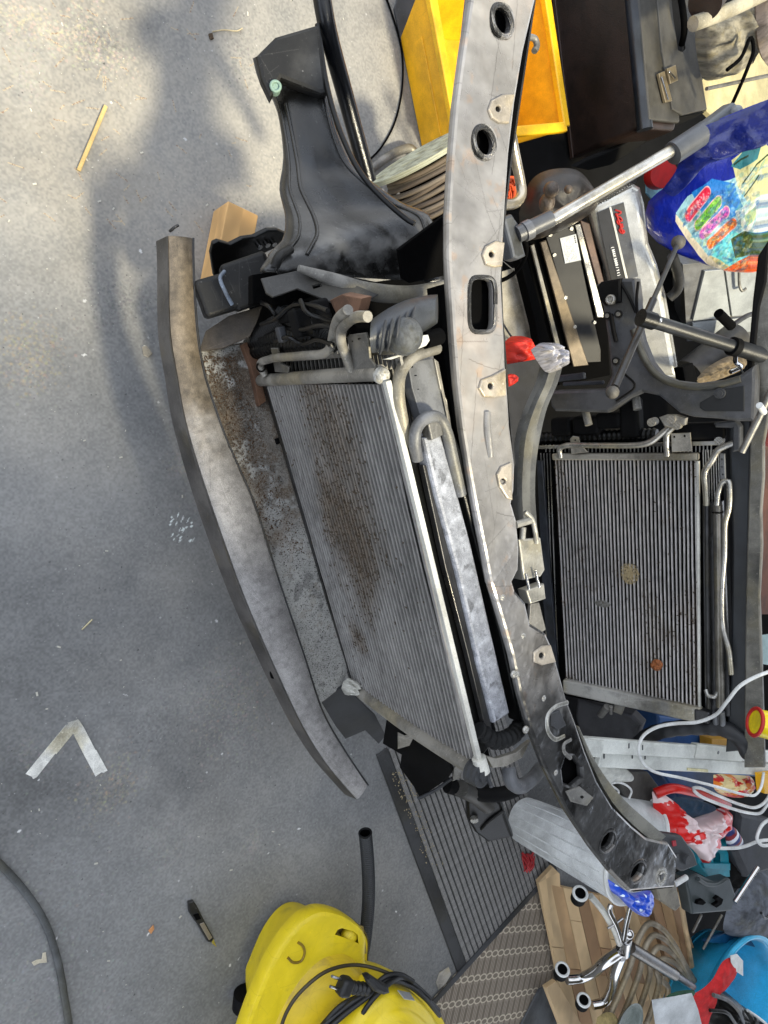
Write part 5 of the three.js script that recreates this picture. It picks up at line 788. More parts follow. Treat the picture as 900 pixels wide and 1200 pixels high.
solo('black_basin', (() => { const f = F3(W(770, 350, 0.24), W(812, 345, 0.32), W(785, 390, 0.22)), c = pix2(f, 793, 349), pr = [[0.001, -0.06], [0.10, -0.06], [0.135, -0.02], [0.15, 0.012], [0.16, 0.014], [0.163, 0.0], [0.14, -0.05], [0.10, -0.075], [0.001, -0.075]].map(([a, b]) => new THREE.Vector2(a * 0.78, b * 0.78)), g = new THREE.LatheGeometry(pr, 40); g.rotateX(Math.PI / 2); g.translate(c.x, c.y, 0); g.applyMatrix4(mtx(f)); return g; })(), mat(0x070708, { r: 0.6, specularIntensity: 0.4 }), 'round black basin between the machine and the grey cabinet', 'basin');
solo('black_hose', tube([W(788, 300, 0.5), W(794, 318, 0.48), W(796, 332, 0.46), W(792, 342, 0.44), W(784, 349, 0.42)], 0.016), M.black, 'short black hose end hanging below the blue sack', 'hose');
{
  const t = thing('gas_strut', 'thin black gas strut with a grey ball end, leaning over the machine', 'strut'), a = W(795, 284, 0.66), b = W(715, 466, 0.72), p = (s) => a.clone().lerp(b, s);
  part('rod', rod(p(0), p(0.45), 0.0065, 12), M.greyDark, t); part('cylinder', rod(p(0.4), p(0.94), 0.010, 14), mat(0x2b2b2d, { r: 0.35, map: grime }), t);
  part('ball_socket', ball(p(0), 0.019), mat(0x55524e, { r: 0.5 }), t); part('ball_socket', ball(p(0.97), 0.016), mat(0x5d5a55, { r: 0.5 }), t);
}
{
  const t = thing('tripod_leg', 'black tubular tripod leg pointing at the gas strut', 'tripod'), a = W(754, 373, 0.74), b = W(910, 422, 0.86), p = (s) => a.clone().lerp(b, s), m = mat(0x26282b, { r: 0.4, map: grime });
  part('lower_tube', rod(p(0), p(0.68), 0.0165, 18), m, t); part('upper_tube', rod(p(0.66), p(1), 0.021, 18), m, t); part('collar', rod(p(0.64), p(0.68), 0.024, 18), M.blackMatt, t);
  part('end_cap', rod(p(-0.02), p(0.07), 0.021, 18), M.blackGloss, t); part('rivet', mg([ball(p(0.075).add(V(0, 0.016, 0)), 0.006), ball(p(0.075).add(V(-0.0, 0.004, 0.02)), 0.006)]), M.chrome, t);
  part('pin', tube([W(862, 414, 0.8), W(862, 424, 0.79), W(868, 430, 0.78), W(856, 436, 0.77)], 0.006), M.chrome, t); part('stay_wire', tube([W(862, 412, 0.8), W(880, 403, 0.8), W(902, 391, 0.8)], 0.003), M.alu, t); part('stay_wire', tube([W(866, 428, 0.79), W(876, 448, 0.8), W(882, 460, 0.8)], 0.0025), M.alu, t);
}
solo('grey_pipe', rod(W(806, 440, 0.36), W(862, 396, 0.42), 0.06, 28), mat(0x403f3e, { r: 0.5, map: grime }), 'thick dark grey pipe under the tripod leg', 'pipe');
solo('felt_pad', pillow([[816, 444], [830, 430], [852, 418], [870, 416], [872, 430], [850, 442], [822, 450]], HF(0.5), 0.02, { amp: 0.008, fq: 40 }), mat(0x7d6e57, { r: 1, map: grime }), 'brown felt pad beside the dark grey pipe', 'felt');
solo('black_clip', slab([[800, 430], [812, 425], [818, 445], [804, 452]], HF(0.56), 0.03), M.deep, 'black clip on the edge of the felt pad', 'clip');
{
  const t = thing('cable_plug', 'black cable with a thick plug lying over the cabinet plinth', 'plug');
  part('plug', rod(W(842, 367, 0.56), W(857, 382, 0.56), 0.016, 16), M.deep, t); part('cable', tube([W(857, 382, 0.56), W(866, 376, 0.57), W(878, 369, 0.58), W(892, 366, 0.6)], 0.008), M.greyDark, t);
}
solo('brown_board', slab([[892, 470], [930, 460], [930, 720], [892, 720]], HF(0.5), 0.02), mat(0x5a3320, { r: 0.6, map: grime }), 'reddish brown wooden panel behind the rear front end', 'panel');
{
  const t = thing('grey_rod', 'thin grey rod with a white tip leaning on the rear crossmember', 'rod');
  part('rod', rod(W(869, 530, 0.86), W(890, 488, 0.9), 0.0085, 12), M.zinc, t); part('rod', rod(W(890, 488, 0.9), W(905, 455, 0.93), 0.0085, 12), M.zinc, t); part('tip', rod(W(890, 475, 0.93), W(895, 483, 0.92), 0.008, 12), M.white, t);
}
solo('red_case', pillow([[893, 490], [912, 480], [912, 520], [895, 520]], HF(0.82), 0.03, { amp: 0.003, N: 32 }), mat(0x6d1f1c, { r: 0.5 }), 'dark red case at the right edge behind the grey rod', 'case');

// ================================================================ mats
{ // ribbed mat: every rib is a piece
  const t = thing('ribbed_mat', 'grey ribbed entrance mat with a dark edge beside the yellow vacuum', 'mat');
  const base = mat(0x4a4b4c, { r: 0.95, map: grime, bs: 0.001 }), edge = mat(0x3f4042, { r: 0.7, map: grime });
  const rn = oct(32, 4, 951), ribMap = dtex(256, 256, (u, v) => { const a = rn(u, v), m = 0.50 + 0.6 * (a - 0.5) + 0.22 * (nF(u, v) - 0.5) + 0.3 * spk[Math.floor(v * 511) * 512 + Math.floor(u * 511)]; return [m, m * 0.99, m * 0.98]; }, true, 3);
  const ribM = new THREE.MeshPhysicalMaterial({ map: ribMap, roughness: 1, bumpMap: ribMap, bumpScale: 0.002 });
  const A = W(441, 884, 0), B = W(537, 1142, 0), C = W(640, 1030, 0), u = B.clone().sub(A).normalize(), w = V(-u.z, 0, u.x); if (w.dot(C.clone().sub(A)) < 0) w.negate();
  part('backing', slab([[441, 884], [470, 880], [560, 890], [640, 950], [652, 1018], [537, 1142]], HF(0.005), 0.004, { bevel: 0 }), base, t);
  part('border', bar(A.clone().addScaledVector(w, 0.02).setY(0.006), B.clone().addScaledVector(w, 0.02).setY(0.006), 0.042, 0.006), edge, t);
  part('border', bar(B.clone().setY(0.0065), C.clone().add(C.clone().sub(B).multiplyScalar(0.12)).setY(0.0065), 0.02, 0.006), edge, t);
  const P2 = (p) => [p.clone().sub(A).dot(u), p.clone().sub(A).dot(w)], [b0, b1] = P2(B), [c0, c1] = P2(C), top = P2(W(640, 905, 0));
  const rib = new RoundedBoxGeometry(1, 0.006, 0.0175, 1, 0.0025);
  for (let k = 0; k < 22; k++) {
    const d = 0.052 + k * 0.0225, s1 = b0 + (c0 - b0) * (d - b1) / (c1 - b1) - 0.012, s0 = Math.max(0.01, (top[0]) * d / top[1] * 0.4 - 0.02); if (s1 - s0 < 0.03) break;
    const o = part('rib', rib, ribM, t), m = A.clone().addScaledVector(u, (s0 + s1) / 2).addScaledVector(w, d); o.position.set(m.x, 0.0075, m.z); o.rotation.y = Math.atan2(-u.z, u.x); o.scale.x = s1 - s0;
  }
  const sp = []; seed = 12; for (let k = 0; k < 150; k++) { const y = 905 + 110 * Math.pow(rng(), 1.5), p = W(448 + (y - 890) * 0.37 + rr(4, 26), y, 0.012); const b = new THREE.BoxGeometry(rr(0.001, 0.005), 0.0015, rr(0.001, 0.004)); b.rotateY(rr(0, 6)); b.translate(p.x, p.y, p.z); sp.push(b); }
  part('crumbs', mg(sp), mat(0xb9ab8c, { r: 1, bs: 0 }), t, { kind: 'stuff' });
}
{ // carpet runner with woven chain pattern (printed pile)
  const S = 1024, cv = document.createElement('canvas'); cv.width = cv.height = S; const g = cv.getContext('2d'); g.fillStyle = '#72695e'; g.fillRect(0, 0, S, S);
  seed = 81; for (let k = 0; k < 22000; k++) { const v = rr(-16, 16); g.fillStyle = `rgb(${112 + v},${103 + v},${92 + v})`; g.fillRect(rng() * S, rng() * S, rr(1, 4), rr(1, 3)); }
  for (let r = 0; r < 8; r++) { g.fillStyle = 'rgba(92,82,72,0.35)'; g.fillRect(0, r * 128 + 12, S, 76); }
  for (let r = -1; r < 8; r++) { g.strokeStyle = '#b5ab99'; g.lineWidth = 8; for (let k = 0; k < 20; k++) { const x = k * S / 20 + 25, y = r * 128 + 108; g.beginPath(); g.ellipse(x, y, 24, 17, 0, 0, 6.3); g.stroke(); g.strokeStyle = '#a2988a'; g.lineWidth = 4; for (let q = -1; q < 2; q++) { g.beginPath(); g.moveTo(x + q * 12, y + 18); g.lineTo(x + q * 12 + 3, y + 110); g.stroke(); } g.strokeStyle = '#b5ab99'; g.lineWidth = 8; } }
  const tx = new THREE.CanvasTexture(cv); tx.colorSpace = THREE.SRGBColorSpace; tx.wrapS = tx.wrapT = THREE.RepeatWrapping;
  const a = W(522, 1180, 0), b = W(600, 1167, 0);   // direction of a row of rings
  const f = frame(V(a.x, 0.012, a.z), V(b.x - a.x, 0, b.z - a.z), V(0, 0, -1)); if (f.n.y < 0) { f.n.negate(); f.y.negate(); }
  tx.repeat.set(1 / 0.68, 1 / 0.66);
  const t = thing('patterned_carpet', 'brown carpet runner woven with pale chains of rings', 'carpet');
  part('pile', slab([[506, 1176], [634, 1034], [642, 1060], [660, 1240], [500, 1240]], f, 0.011, { bevel: 0.001 }), new THREE.MeshPhysicalMaterial({ map: tx, roughness: 1, bumpMap: bumpN, bumpScale: 0.002 }), t);
  part('border', bar(W(507, 1176, 0.013), W(636, 1034, 0.013), 0.022, 0.006), M.greyDark, t);
}
solo('paper_scrap', slab([[515, 1140], [526, 1133], [529, 1142], [522, 1154], [514, 1160], [511, 1152]], HF(0.004), 0.003), mat(0xb3aea4, { r: 0.9, map: grime }), 'pale torn paper patch between vacuum and mat', 'paper');
solo('grey_floor_strip', slab([[604, 1215], [632, 1160], [650, 1150], [668, 1215]], HF(0.022), 0.008), mat(0x55585c, { r: 0.7, map: grime }), 'dark grey strip between the carpet and the pale plank', 'strip');
{ // white wrapper and small shreds
  solo('white_wrapper', pillow([[402, 799], [408, 794], [417, 797], [418, 806], [412, 812], [404, 814], [400, 807]], HF(0.30), 0.02, { amp: 0.02, fq: 70, N: 60, smooth: false }), M.whiteMetal, 'crumpled white wrapper at the corner of the splash panel', 'wrapper');
  solo('red_shreds', (() => { const gs = []; seed = 91; for (let k = 0; k < 30; k++) { const a = W(rr(611, 628), rr(998, 1006), 0.02), b = W(rr(614, 622), rr(1010, 1024), 0.015); gs.push(tube([a, a.clone().lerp(b, 0.5).add(V(0, 0.02 * rng(), 0)), b], 0.0025, { m: 5 })); } return mg(gs); })(), mat(0xc42a32, { r: 0.5 }), 'tuft of red shreds below the grey bin on the ribbed mat', 'shreds');
}
// ================================================================ yellow vacuum cleaner
{
  const t = thing('vacuum_cleaner', 'big yellow drum vacuum cleaner with its black cord wound on top', 'vacuum cleaner');
  const yMap = (r, g, b) => dtex(512, 512, (u, v, i, j) => { const k = j * 512 + i, a = nA(u, v), s = sstep(0.56, 0.74, nB(u, v)) * 0.5 * sstep(0.45, 0.65, a), m = 0.93 + 0.12 * (a - 0.5) + 0.08 * (nC(u, v) - 0.5) - 0.1 * scr[k] + 0.06 * spk[k]; return [lerp(r * m, 0.50, s), lerp(g * m, 0.42, s), lerp(b * m, 0.26, s)]; }, true, 2.5);
  const ym = mat(0xffffff, { r: 0.4, bs: 0.0004, map: yMap(0.90, 0.80, 0.12) }), yd = mat(0xffffff, { r: 0.45, bs: 0.0004, map: yMap(0.85, 0.73, 0.10) });
  const h = 0.30, f = HF(h), out = [[284, 1216], [293, 1190], [303, 1164], [318, 1130], [333, 1105], [350, 1084], [366, 1072], [382, 1068], [400, 1072], [414, 1080], [425, 1089], [430, 1101], [431, 1130], [455, 1140], [488, 1158], [512, 1186], [524, 1216], [500, 1330], [400, 1380], [310, 1330]];
  const inn = [[314, 1216], [322, 1190], [335, 1166], [347, 1148], [362, 1131], [376, 1120], [390, 1115], [402, 1114], [416, 1122], [428, 1138], [452, 1150], [480, 1166], [502, 1190], [510, 1216], [488, 1310], [400, 1350], [330, 1310]];
  const rim = part('rim', slab(out, f, 0.05, { bevel: 0.012, smooth: true, holes: [inn, [[386, 1099], [394, 1085], [402, 1082], [417, 1086], [423, 1091], [425, 1108], [420, 1112], [400, 1104]]] }), ym, t);
  const oc = out.map(([x, y]) => W(x, y, h - 0.05)), ctr = V(0, 0, 0); oc.forEach((p) => ctr.add(p)); ctr.divideScalar(oc.length);
  const sm = new THREE.CatmullRomCurve3(oc, true).getPoints(90).slice(0, -1);
  const rg = [[0.97, h - 0.045], [0.92, h - 0.06], [0.72, 0.12], [0.64, 0.05], [0.62, 0.035]].map(([k, y]) => sm.map((p) => V(lerp(ctr.x, p.x, k), y, lerp(ctr.z, p.z, k))));
  part('drum', loft(rg), ym, t);
  part('recess_floor', slab([[380, 1098], [392, 1078], [426, 1086], [430, 1118], [404, 1112]], HF(h - 0.04), 0.006), mat(0xa5904a, { r: 0.7, map: grime }), rim);
  part('port_knob', ball(W(409, 1097, h - 0.02), 0.026, 1, 0.7, 1), ym, rim);
  part('port_dark_rib', tube([W(392, 1094, h - 0.03), W(402, 1102, h - 0.03), W(416, 1110, h - 0.03)], 0.008), mat(0x8a7a2a, { r: 0.6 }), rim);  // darker yellow-brown rib across the port
  part('seam', new THREE.TubeGeometry(new THREE.CatmullRomCurve3(oc.map((p) => V(lerp(ctr.x, p.x, 1.0), h - 0.048, lerp(ctr.z, p.z, 1.0))), true), 120, 0.003, 6, true), mat(0x5d4d0c, { r: 0.6 }), t);
  const ic = inn.map(([x, y]) => W(x, y, h)), c2 = V(0, 0, 0); ic.forEach((p) => c2.add(p)); c2.divideScalar(ic.length);
  const si = new THREE.CatmullRomCurve3(ic, true).getPoints(90).slice(0, -1);
  part('dome', loft([[1.02, h - 0.04], [1.0, h - 0.015], [0.9, h + 0.012], [0.8, h + 0.03], [0.7, h + 0.04], [0.3, h + 0.05]].map(([k, y]) => si.map((p) => V(lerp(c2.x, p.x, k), y, lerp(c2.z, p.z, k))))), yd, t);
  const hd = [[412, 1218], [424, 1190], [440, 1172], [458, 1163], [476, 1164], [494, 1174], [510, 1192], [518, 1216], [505, 1280], [465, 1310], [425, 1280]].map(([x, y]) => W(x, y, h + 0.12)), c3 = V(0, 0, 0); hd.forEach((p) => c3.add(p)); c3.divideScalar(hd.length);
  const sh = new THREE.CatmullRomCurve3(hd, true).getPoints(70).slice(0, -1);
  const head = part('motor_head', loft([[1.0, h + 0.03], [1.0, h + 0.09], [0.97, h + 0.115], [0.88, h + 0.125], [0.74, h + 0.128], [0.70, h + 0.135], [0.62, h + 0.15], [0.3, h + 0.158]].map(([k, y]) => sh.map((p) => V(lerp(c3.x, p.x, k), y, lerp(c3.z, p.z, k))))), ym, t);
  part('head_label', slab([[466, 1160], [480, 1163], [486, 1172], [474, 1170]], F3(W(466, 1160, h + 0.1), W(480, 1163, h + 0.1), W(474, 1170, h + 0.13)), 0.002, { dn: 0.012, bevel: 0 }), mat(0xa9abae, { r: 0.5 }), head);
  const cm = mat(0x1b1c1e, { r: 0.5 });
  for (const q of [[[376, 1204, 0.07], [396, 1188, 0.08], [416, 1172, 0.1], [436, 1160, 0.1], [456, 1147, 0.1], [474, 1150, 0.09], [494, 1164, 0.09], [514, 1184, 0.08]], [[384, 1206, 0.08], [410, 1184, 0.1], [434, 1166, 0.11], [458, 1151, 0.11], [478, 1155, 0.1], [498, 1170, 0.1], [515, 1190, 0.09]], [[420, 1206, 0.1], [424, 1190, 0.11], [436, 1172, 0.12], [452, 1156, 0.12], [470, 1146, 0.1], [486, 1154, 0.09], [504, 1170, 0.09]], [[372, 1208, 0.06], [400, 1178, 0.08], [430, 1163, 0.09], [452, 1144, 0.1], [468, 1142, 0.1], [484, 1150, 0.1]]]) part('power_cord', tube(q.map(([x, y, d]) => W(x, y, h + d)), 0.0062), cm, t);
  part('power_cord', tube([W(327, 1210, h + 0.03), W(336, 1186, h + 0.035), W(349, 1166, h + 0.04), W(376, 1142, h + 0.045), W(398, 1133, h + 0.045), W(420, 1131, h + 0.05), W(440, 1135, h + 0.07), W(458, 1142, h + 0.09), W(470, 1148, h + 0.1)], 0.0046), mat(0x3d3522, { r: 0.5 }), t);
  const pl = part('plug', mg([bar(W(398, 1155, h + 0.12), W(410, 1157, h + 0.12), 0.042, 0.036, V(0, 1, 0), 0.01), tube([W(408, 1157, h + 0.12), W(432, 1159, h + 0.12)], (s) => 0.013 + 0.003 * Math.sin(s * 30), { n: 30 })]), cm, t);
  part('plug_pin', rod(W(389, 1144, h + 0.13), W(400, 1148, h + 0.12), 0.0035, 8), M.chrome, pl); part('plug_pin', rod(W(387, 1156, h + 0.13), W(399, 1160, h + 0.12), 0.0035, 8), M.chrome, pl);
  part('cord_hook', slab([[430, 1148], [436, 1145], [446, 1152], [457, 1158], [458, 1165], [450, 1168], [440, 1164], [434, 1156]], HF(h + 0.15), 0.03, { bevel: 0.01 }), cm, t);
  part('handle_groove', tube([W(337, 1122, h + 0.001), W(344, 1128, h + 0.002), W(353, 1126, h + 0.002), W(357, 1117, h + 0.002), W(355, 1109, h + 0.002), W(349, 1104, h + 0.001)], 0.0032), mat(0x8d7410, { r: 0.5 }), rim);
  for (const [x, y] of [[296, 1172], [345, 1086]]) { const p = W(x - 4, y, 0.05); const g = rod(p.clone().add(V(-0.02, 0, 0)), p.clone().add(V(0.02, 0, 0)), 0.045, 22); part('castor', g, M.blackMatt, t); }
}
{
  const t = thing('vacuum_hose', 'black corrugated vacuum hose with an open end standing by the mat', 'hose');
  const pts = [W(428, 976, 0.16), W(431, 1010, 0.14), W(432, 1045, 0.12), W(430, 1080, 0.1), W(424, 1120, 0.09), W(410, 1150, 0.09)], c = new THREE.CatmullRomCurve3(pts);
  part('corrugated_tube', tube(pts, (s) => 0.0185 + 0.0014 * Math.sin(s * 420), { m: 16, n: 420, caps: false }), mat(0x2a2d31, { r: 0.45, map: mottle }), t);
  part('liner', tube([c.getPoint(0.004), c.getPoint(0.1), c.getPoint(0.3)], 0.0155, { m: 16 , caps: false }), M.deep, t);
  const e = c.getPoint(0), d = c.getTangent(0), g = new THREE.TorusGeometry(0.0178, 0.0026, 10, 28); g.applyMatrix4(new THREE.Matrix4().makeRotationFromQuaternion(new THREE.Quaternion().setFromUnitVectors(V(0, 0, 1), d)).setPosition(e)); part('end_lip', g, M.rubber, t);
  part('inner_plug', (() => { const q = new THREE.CircleGeometry(0.016, 20); q.applyMatrix4(new THREE.Matrix4().makeRotationFromQuaternion(new THREE.Quaternion().setFromUnitVectors(V(0, 0, 1), d)).setPosition(c.getPoint(0.2))); return q; })(), M.deep, t);
}
// ================================================================ lower right: bins, boards, chair base
const bucket = (name, label, b0, b1, m0, m1, hb, hm, m, ribs, cat = 'bin') => {
  const t = thing(name, label, cat), a = W(...b0, hb), b = W(...b1, hb), c = W(...m0, hm), d = W(...m1, hm), c1 = a.clone().add(b).multiplyScalar(0.5), c2 = c.clone().add(d).multiplyScalar(0.5), r1 = a.distanceTo(b) / 2, r2 = c.distanceTo(d) / 2, ax = c2.clone().sub(c1), L = ax.length(); ax.normalize();
  const f = frame(c1, V(0, 1, 0).cross(ax), ax.clone().cross(V(0, 1, 0).cross(ax))); if (f.n.dot(ax) < 0) { f.n.negate(); f.y.negate(); }
  const ringAt = (s, r) => Array.from({ length: 48 }, (_, i) => { const q = i / 48 * 2 * Math.PI, k = r * (ribs && i % 6 === 0 ? 1.012 : 1); return V(k * Math.cos(q), k * Math.sin(q), s * L).applyMatrix4(mtx(f)); });
  part('wall', toCreasedNormals(loft([ringAt(0.012, r1 * 0.2), ringAt(0, r1 * 0.94), ringAt(0.02, r1), ringAt(0.97, r2 * 0.97), ringAt(0.97, r2 * 0.93), ringAt(0.05, r1 * 0.92), ringAt(0.04, r1 * 0.2)]), 0.5), m, t);
  const g = new THREE.TorusGeometry(r2 * 0.98, 0.008, 10, 48); g.translate(0, 0, L * 0.975); g.applyMatrix4(mtx(f)); part('rim', g, M.white, t);
  return { t, f, L, r1, r2 };
};
{
  const pm = mat(0xf0f5fa, { r: 0.4, bs: 0.0002 });
  const k = bucket('grey_bin', 'ribbed pale grey bin lying on its side under the crossmember end', [602, 984], [624, 936], [723, 1059], [753, 985], 0.05, 0.52, pm, true);
  for (let i = 0; i < 16; i++) { const a = i / 16 * 2 * Math.PI; part('rib', rod(V(k.r1 * Math.cos(a), k.r1 * Math.sin(a), k.L * 0.06).applyMatrix4(mtx(k.f)), V(k.r2 * 0.97 * Math.cos(a), k.r2 * 0.97 * Math.sin(a), k.L * 0.92).applyMatrix4(mtx(k.f)), 0.0026, 8), pm, k.t); }
  solo('blue_dotted_bag', pillow([[712, 1030], [722, 1036], [740, 1046], [762, 1044], [764, 1060], [757, 1074], [742, 1068], [726, 1052], [716, 1044]], HF(0.56), 0.02, { amp: 0.01, fq: 30 }), (() => { const m = mat(0x0f4fd0, { r: 0.3, clearcoat: 0.4 }); m.map = dtex(128, 128, (u, v) => { const d = Math.hypot(((u * 5) % 1) - 0.5, ((v * 5 + (Math.floor(u * 5) % 2) * 0.5) % 1) - 0.5) < 0.11; return d ? [0.9, 0.95, 1] : [0.04, 0.28, 0.78]; }, true, 1); m.color.set(0xffffff); return m; })(), 'bright blue white-dotted bag in the mouth of the grey bin', 'bag');
  const w = bucket('white_bucket', 'white plastic bucket with a pale green lining behind the crossmember', [664, 975], [694, 924], [738, 1000], [772, 946], 0.3, 0.36, mat(0xc9ced1, { r: 0.4, bs: 0.0002 }), false, 'bucket');
  solo('green_liner', pillow([[732, 950], [740, 952], [752, 970], [757, 982], [748, 982], [738, 970]], HF(0.42), 0.012, { amp: 0.008, fq: 40, N: 40 }), mat(0xd3ec8e, { r: 0.4 }), 'pale green liner hanging in the white bucket', 'liner');
  solo('bucket_handle', tube([W(721, 936, 0.46), W(725, 928, 0.46), W(716, 919, 0.46), W(722, 917, 0.47), W(732, 919, 0.47), W(740, 928, 0.46), W(737, 936, 0.46)], 0.0035), M.white, 'bent white wire handle above the white bucket', 'wire');
}
{ // glued timber panel and planks
  const t = thing('timber_board', 'glued light timber panel of staves under the chrome chair base', 'timber panel');
  const gn = oct(3, 6, 981), woods = [0, 1, 2].map((k) => dtex(256, 256, (u, v) => { const a = gn(u * 0.5, v), w = 0.5 + 0.5 * Math.sin((v * 16 + a * 9 + k * 2) * 2.2), q = 0.86 + 0.14 * w + 0.12 * (nC(u * 0.3, v) - 0.5); const c = [[0.80, 0.69, 0.53], [0.74, 0.61, 0.45], [0.62, 0.49, 0.36]][k]; return c.map((e) => e * q); }, true, 1.2)).map((map) => new THREE.MeshPhysicalMaterial({ map, roughness: 0.62, bumpMap: bumpN, bumpScale: 0.0004 }));
  const f = F3(W(640, 1030, 0.05), W(660, 1190, 0.05), W(780, 1100, 0.16)), N = 12;
  const A0 = [632, 1034], A1 = [668, 1215], D0 = [800, 1070], D1 = [850, 1215];
  for (let i = 0; i < N; i++) { const s = i / N, e = (i + 0.96) / N, q = (u, v) => [lerp(lerp(A0[0], D0[0], u), lerp(A1[0], D1[0], u), v), lerp(lerp(A0[1], D0[1], u), lerp(A1[1], D1[1], u), v)]; const cut = [0, 0.42 + 0.2 * Math.sin(i * 2.4), 1]; for (let j = 0; j < 2; j++) { const v0 = cut[j], v1 = cut[j + 1] - 0.004; const px = i === 0 && j === 0 ? [[648, 1016], [656, 1024], q(e, v1), q(s, v1), [631, 1034]] : [q(s, v0), q(e, v0), q(e, v1), q(s, v1)]; part('stave', slab(px, f, 0.018, { bevel: 0.001, dn: 0.0006 * ((i * 7 + j * 3) % 3) }), woods[[0, 1, 0, 2, 1, 0, 2, 0, 1, 2, 0, 1][(i + j * 5) % 12]], t); } }
  solo('pale_plank', slab([[640, 1158], [652, 1150], [690, 1215], [662, 1215]], HF(0.115), 0.02), woods[0], 'pale plank end at the bottom edge beside the carpet', 'plank');
  const t2 = thing('brown_board', 'brown striped board standing right of the curled tube frame', 'board'), f2 = F3(W(762, 1060, 0.2), W(812, 1160, 0.2), W(796, 1050, 0.3));
  [[0, 0.34, 2], [0.34, 0.68, 1], [0.68, 1, 2]].forEach(([a, b, k]) => part('stave', slab([[lerp(762, 794, a), lerp(1056, 1040, a)], [lerp(762, 794, b) - 0.6, lerp(1056, 1040, b)], [lerp(790, 816, b) - 0.6, lerp(1160, 1150, b)], [lerp(790, 816, a), lerp(1160, 1150, a)]], f2, 0.02, { bevel: 0.001, dn: k * 0.0008 }), woods[k], t2));
  part('rounded_edge', rod(at(f2, 795, 1042, -0.006), at(f2, 815, 1160, -0.006), 0.012, 14), woods[0], t2);
}
{ // chrome star base of an office chair
  const t = thing('chair_base', 'chrome star base of an office chair with black white-ringed castors', 'chair base'), hub = W(733, 1106, 0.42);
  part('hub', mg([rod(W(731, 1116, 0.40), W(733, 1100, 0.44), 0.022, 20), ball(W(736, 1094, 0.45), 0.018)]), M.chrome, t);
  part('gas_column', rod(W(738, 1110, 0.42), W(790, 1142, 0.40), 0.021, 20), mat(0x5d5750, { r: 0.25, m: 0.8, map: grime }), t);
  part('column_end', rod(W(786, 1139, 0.40), W(812, 1156, 0.38), 0.013, 16), M.steelDark, t);
  part('clip', ring(F3(W(784, 1138, 0.41), W(790, 1142, 0.41), W(786, 1134, 0.43)), 784, 1142, 0, 0.02, 0.004), M.deep, t);
  const legs = [[[727, 1114, 0.41], [708, 1128, 0.36], [694, 1140, 0.3], [680, 1146, 0.26], [664, 1148, 0.24]], [[727, 1120, 0.40], [720, 1140, 0.36], [716, 1160, 0.3], [708, 1174, 0.26], [694, 1178, 0.24]], [[726, 1106, 0.43], [720, 1090, 0.43], [712, 1076, 0.42], [704, 1064, 0.41], [692, 1050, 0.4]], [[731, 1100, 0.45], [734, 1082, 0.46], [738, 1066, 0.47], [742, 1050, 0.47]], [[728, 1102, 0.44], [722, 1084, 0.44], [714, 1066, 0.43], [716, 1060, 0.43]]];
  legs.forEach((q, i) => part('leg', tube(q.map((p) => W(...p)), i < 2 ? (s) => 0.0195 - 0.003 * s : i === 2 ? 0.0105 : 0.0085, { m: 14 }), i === 2 ? M.whiteMetal : M.chrome, t));
  part('brace', tube([W(712, 1088, 0.43), W(722, 1082, 0.44), W(730, 1076, 0.45)], 0.004), M.chrome, t);
  for (const [x, y, h] of [[680, 1047, 0.39], [659, 1136, 0.25], [684, 1172, 0.25]]) { const p = W(x, y, h), d = CAM.clone().sub(p).normalize().multiplyScalar(0.75).add(V(-0.62, 0.2, 0.0)).normalize(); const c = part('castor', rod(p.clone().addScaledVector(d, -0.045), p, 0.024, 22), M.blackMatt, t); const r = new THREE.TorusGeometry(0.0215, 0.005, 8, 28); r.applyMatrix4(new THREE.Matrix4().makeRotationFromQuaternion(new THREE.Quaternion().setFromUnitVectors(V(0, 0, 1), d)).setPosition(p)); part('castor_ring', r, M.white, c); part('castor_cap', rod(p, p.clone().addScaledVector(d, 0.003), 0.017, 20), M.deep, c); }
}
{ // folding frame of nested tubes
  const t = thing('tube_frame', 'frame of nested beige bent tubes lying at the bottom edge', 'tube frame'), tm = mat(0xa59a86, { r: 0.45, m: 0.25, map: grime });
  for (let k = 0; k < 5; k++) { const hh = 0.27 - k * 0.004; part('bent_tube', tube([W(700 + k * 15, 1224, hh), W(717 + k * 14, 1184 + k * 4, hh), W(739 + k * 11, 1130 + k * 7, hh), W(748 + k * 7, 1100 + k * 12, hh), W(759 + k * 5, 1083 + k * 14, hh), W(774 + k * 4, 1087 + k * 13, hh), W(790 + k * 3, 1107 + k * 10, hh), W(807 + k * 2, 1138 + k * 7, hh), W(830, 1174 + k * 5, hh)], 0.0112, { m: 12 }), tm, t); }
  part('cross_tube', tube([W(690, 1222, 0.25), W(706, 1198, 0.25), W(716, 1180, 0.25)], 0.015), tm, t);
}
solo('grey_saucer', (() => { const g = new THREE.LatheGeometry([[0.001, 0.0], [0.06, 0.004], [0.085, 0.018], [0.088, 0.022], [0.082, 0.016], [0.058, 0.0], [0.001, -0.004]].map(([a, b]) => new THREE.Vector2(a, b)), 40); const p = W(732, 1200, 0.3); g.translate(p.x, p.y, p.z); return g; })(), mat(0x8f9a98, { r: 0.4 }), 'grey-green dish at the bottom edge on the tube frame', 'dish');
solo('tan_cloth', pillow([[700, 1192], [712, 1186], [722, 1192], [718, 1215], [698, 1215]], HF(0.29), 0.02, { amp: 0.006, N: 32 }), mat(0xa39363, { r: 0.95 }), 'tan cloth scrap next to the grey-green dish', 'cloth');
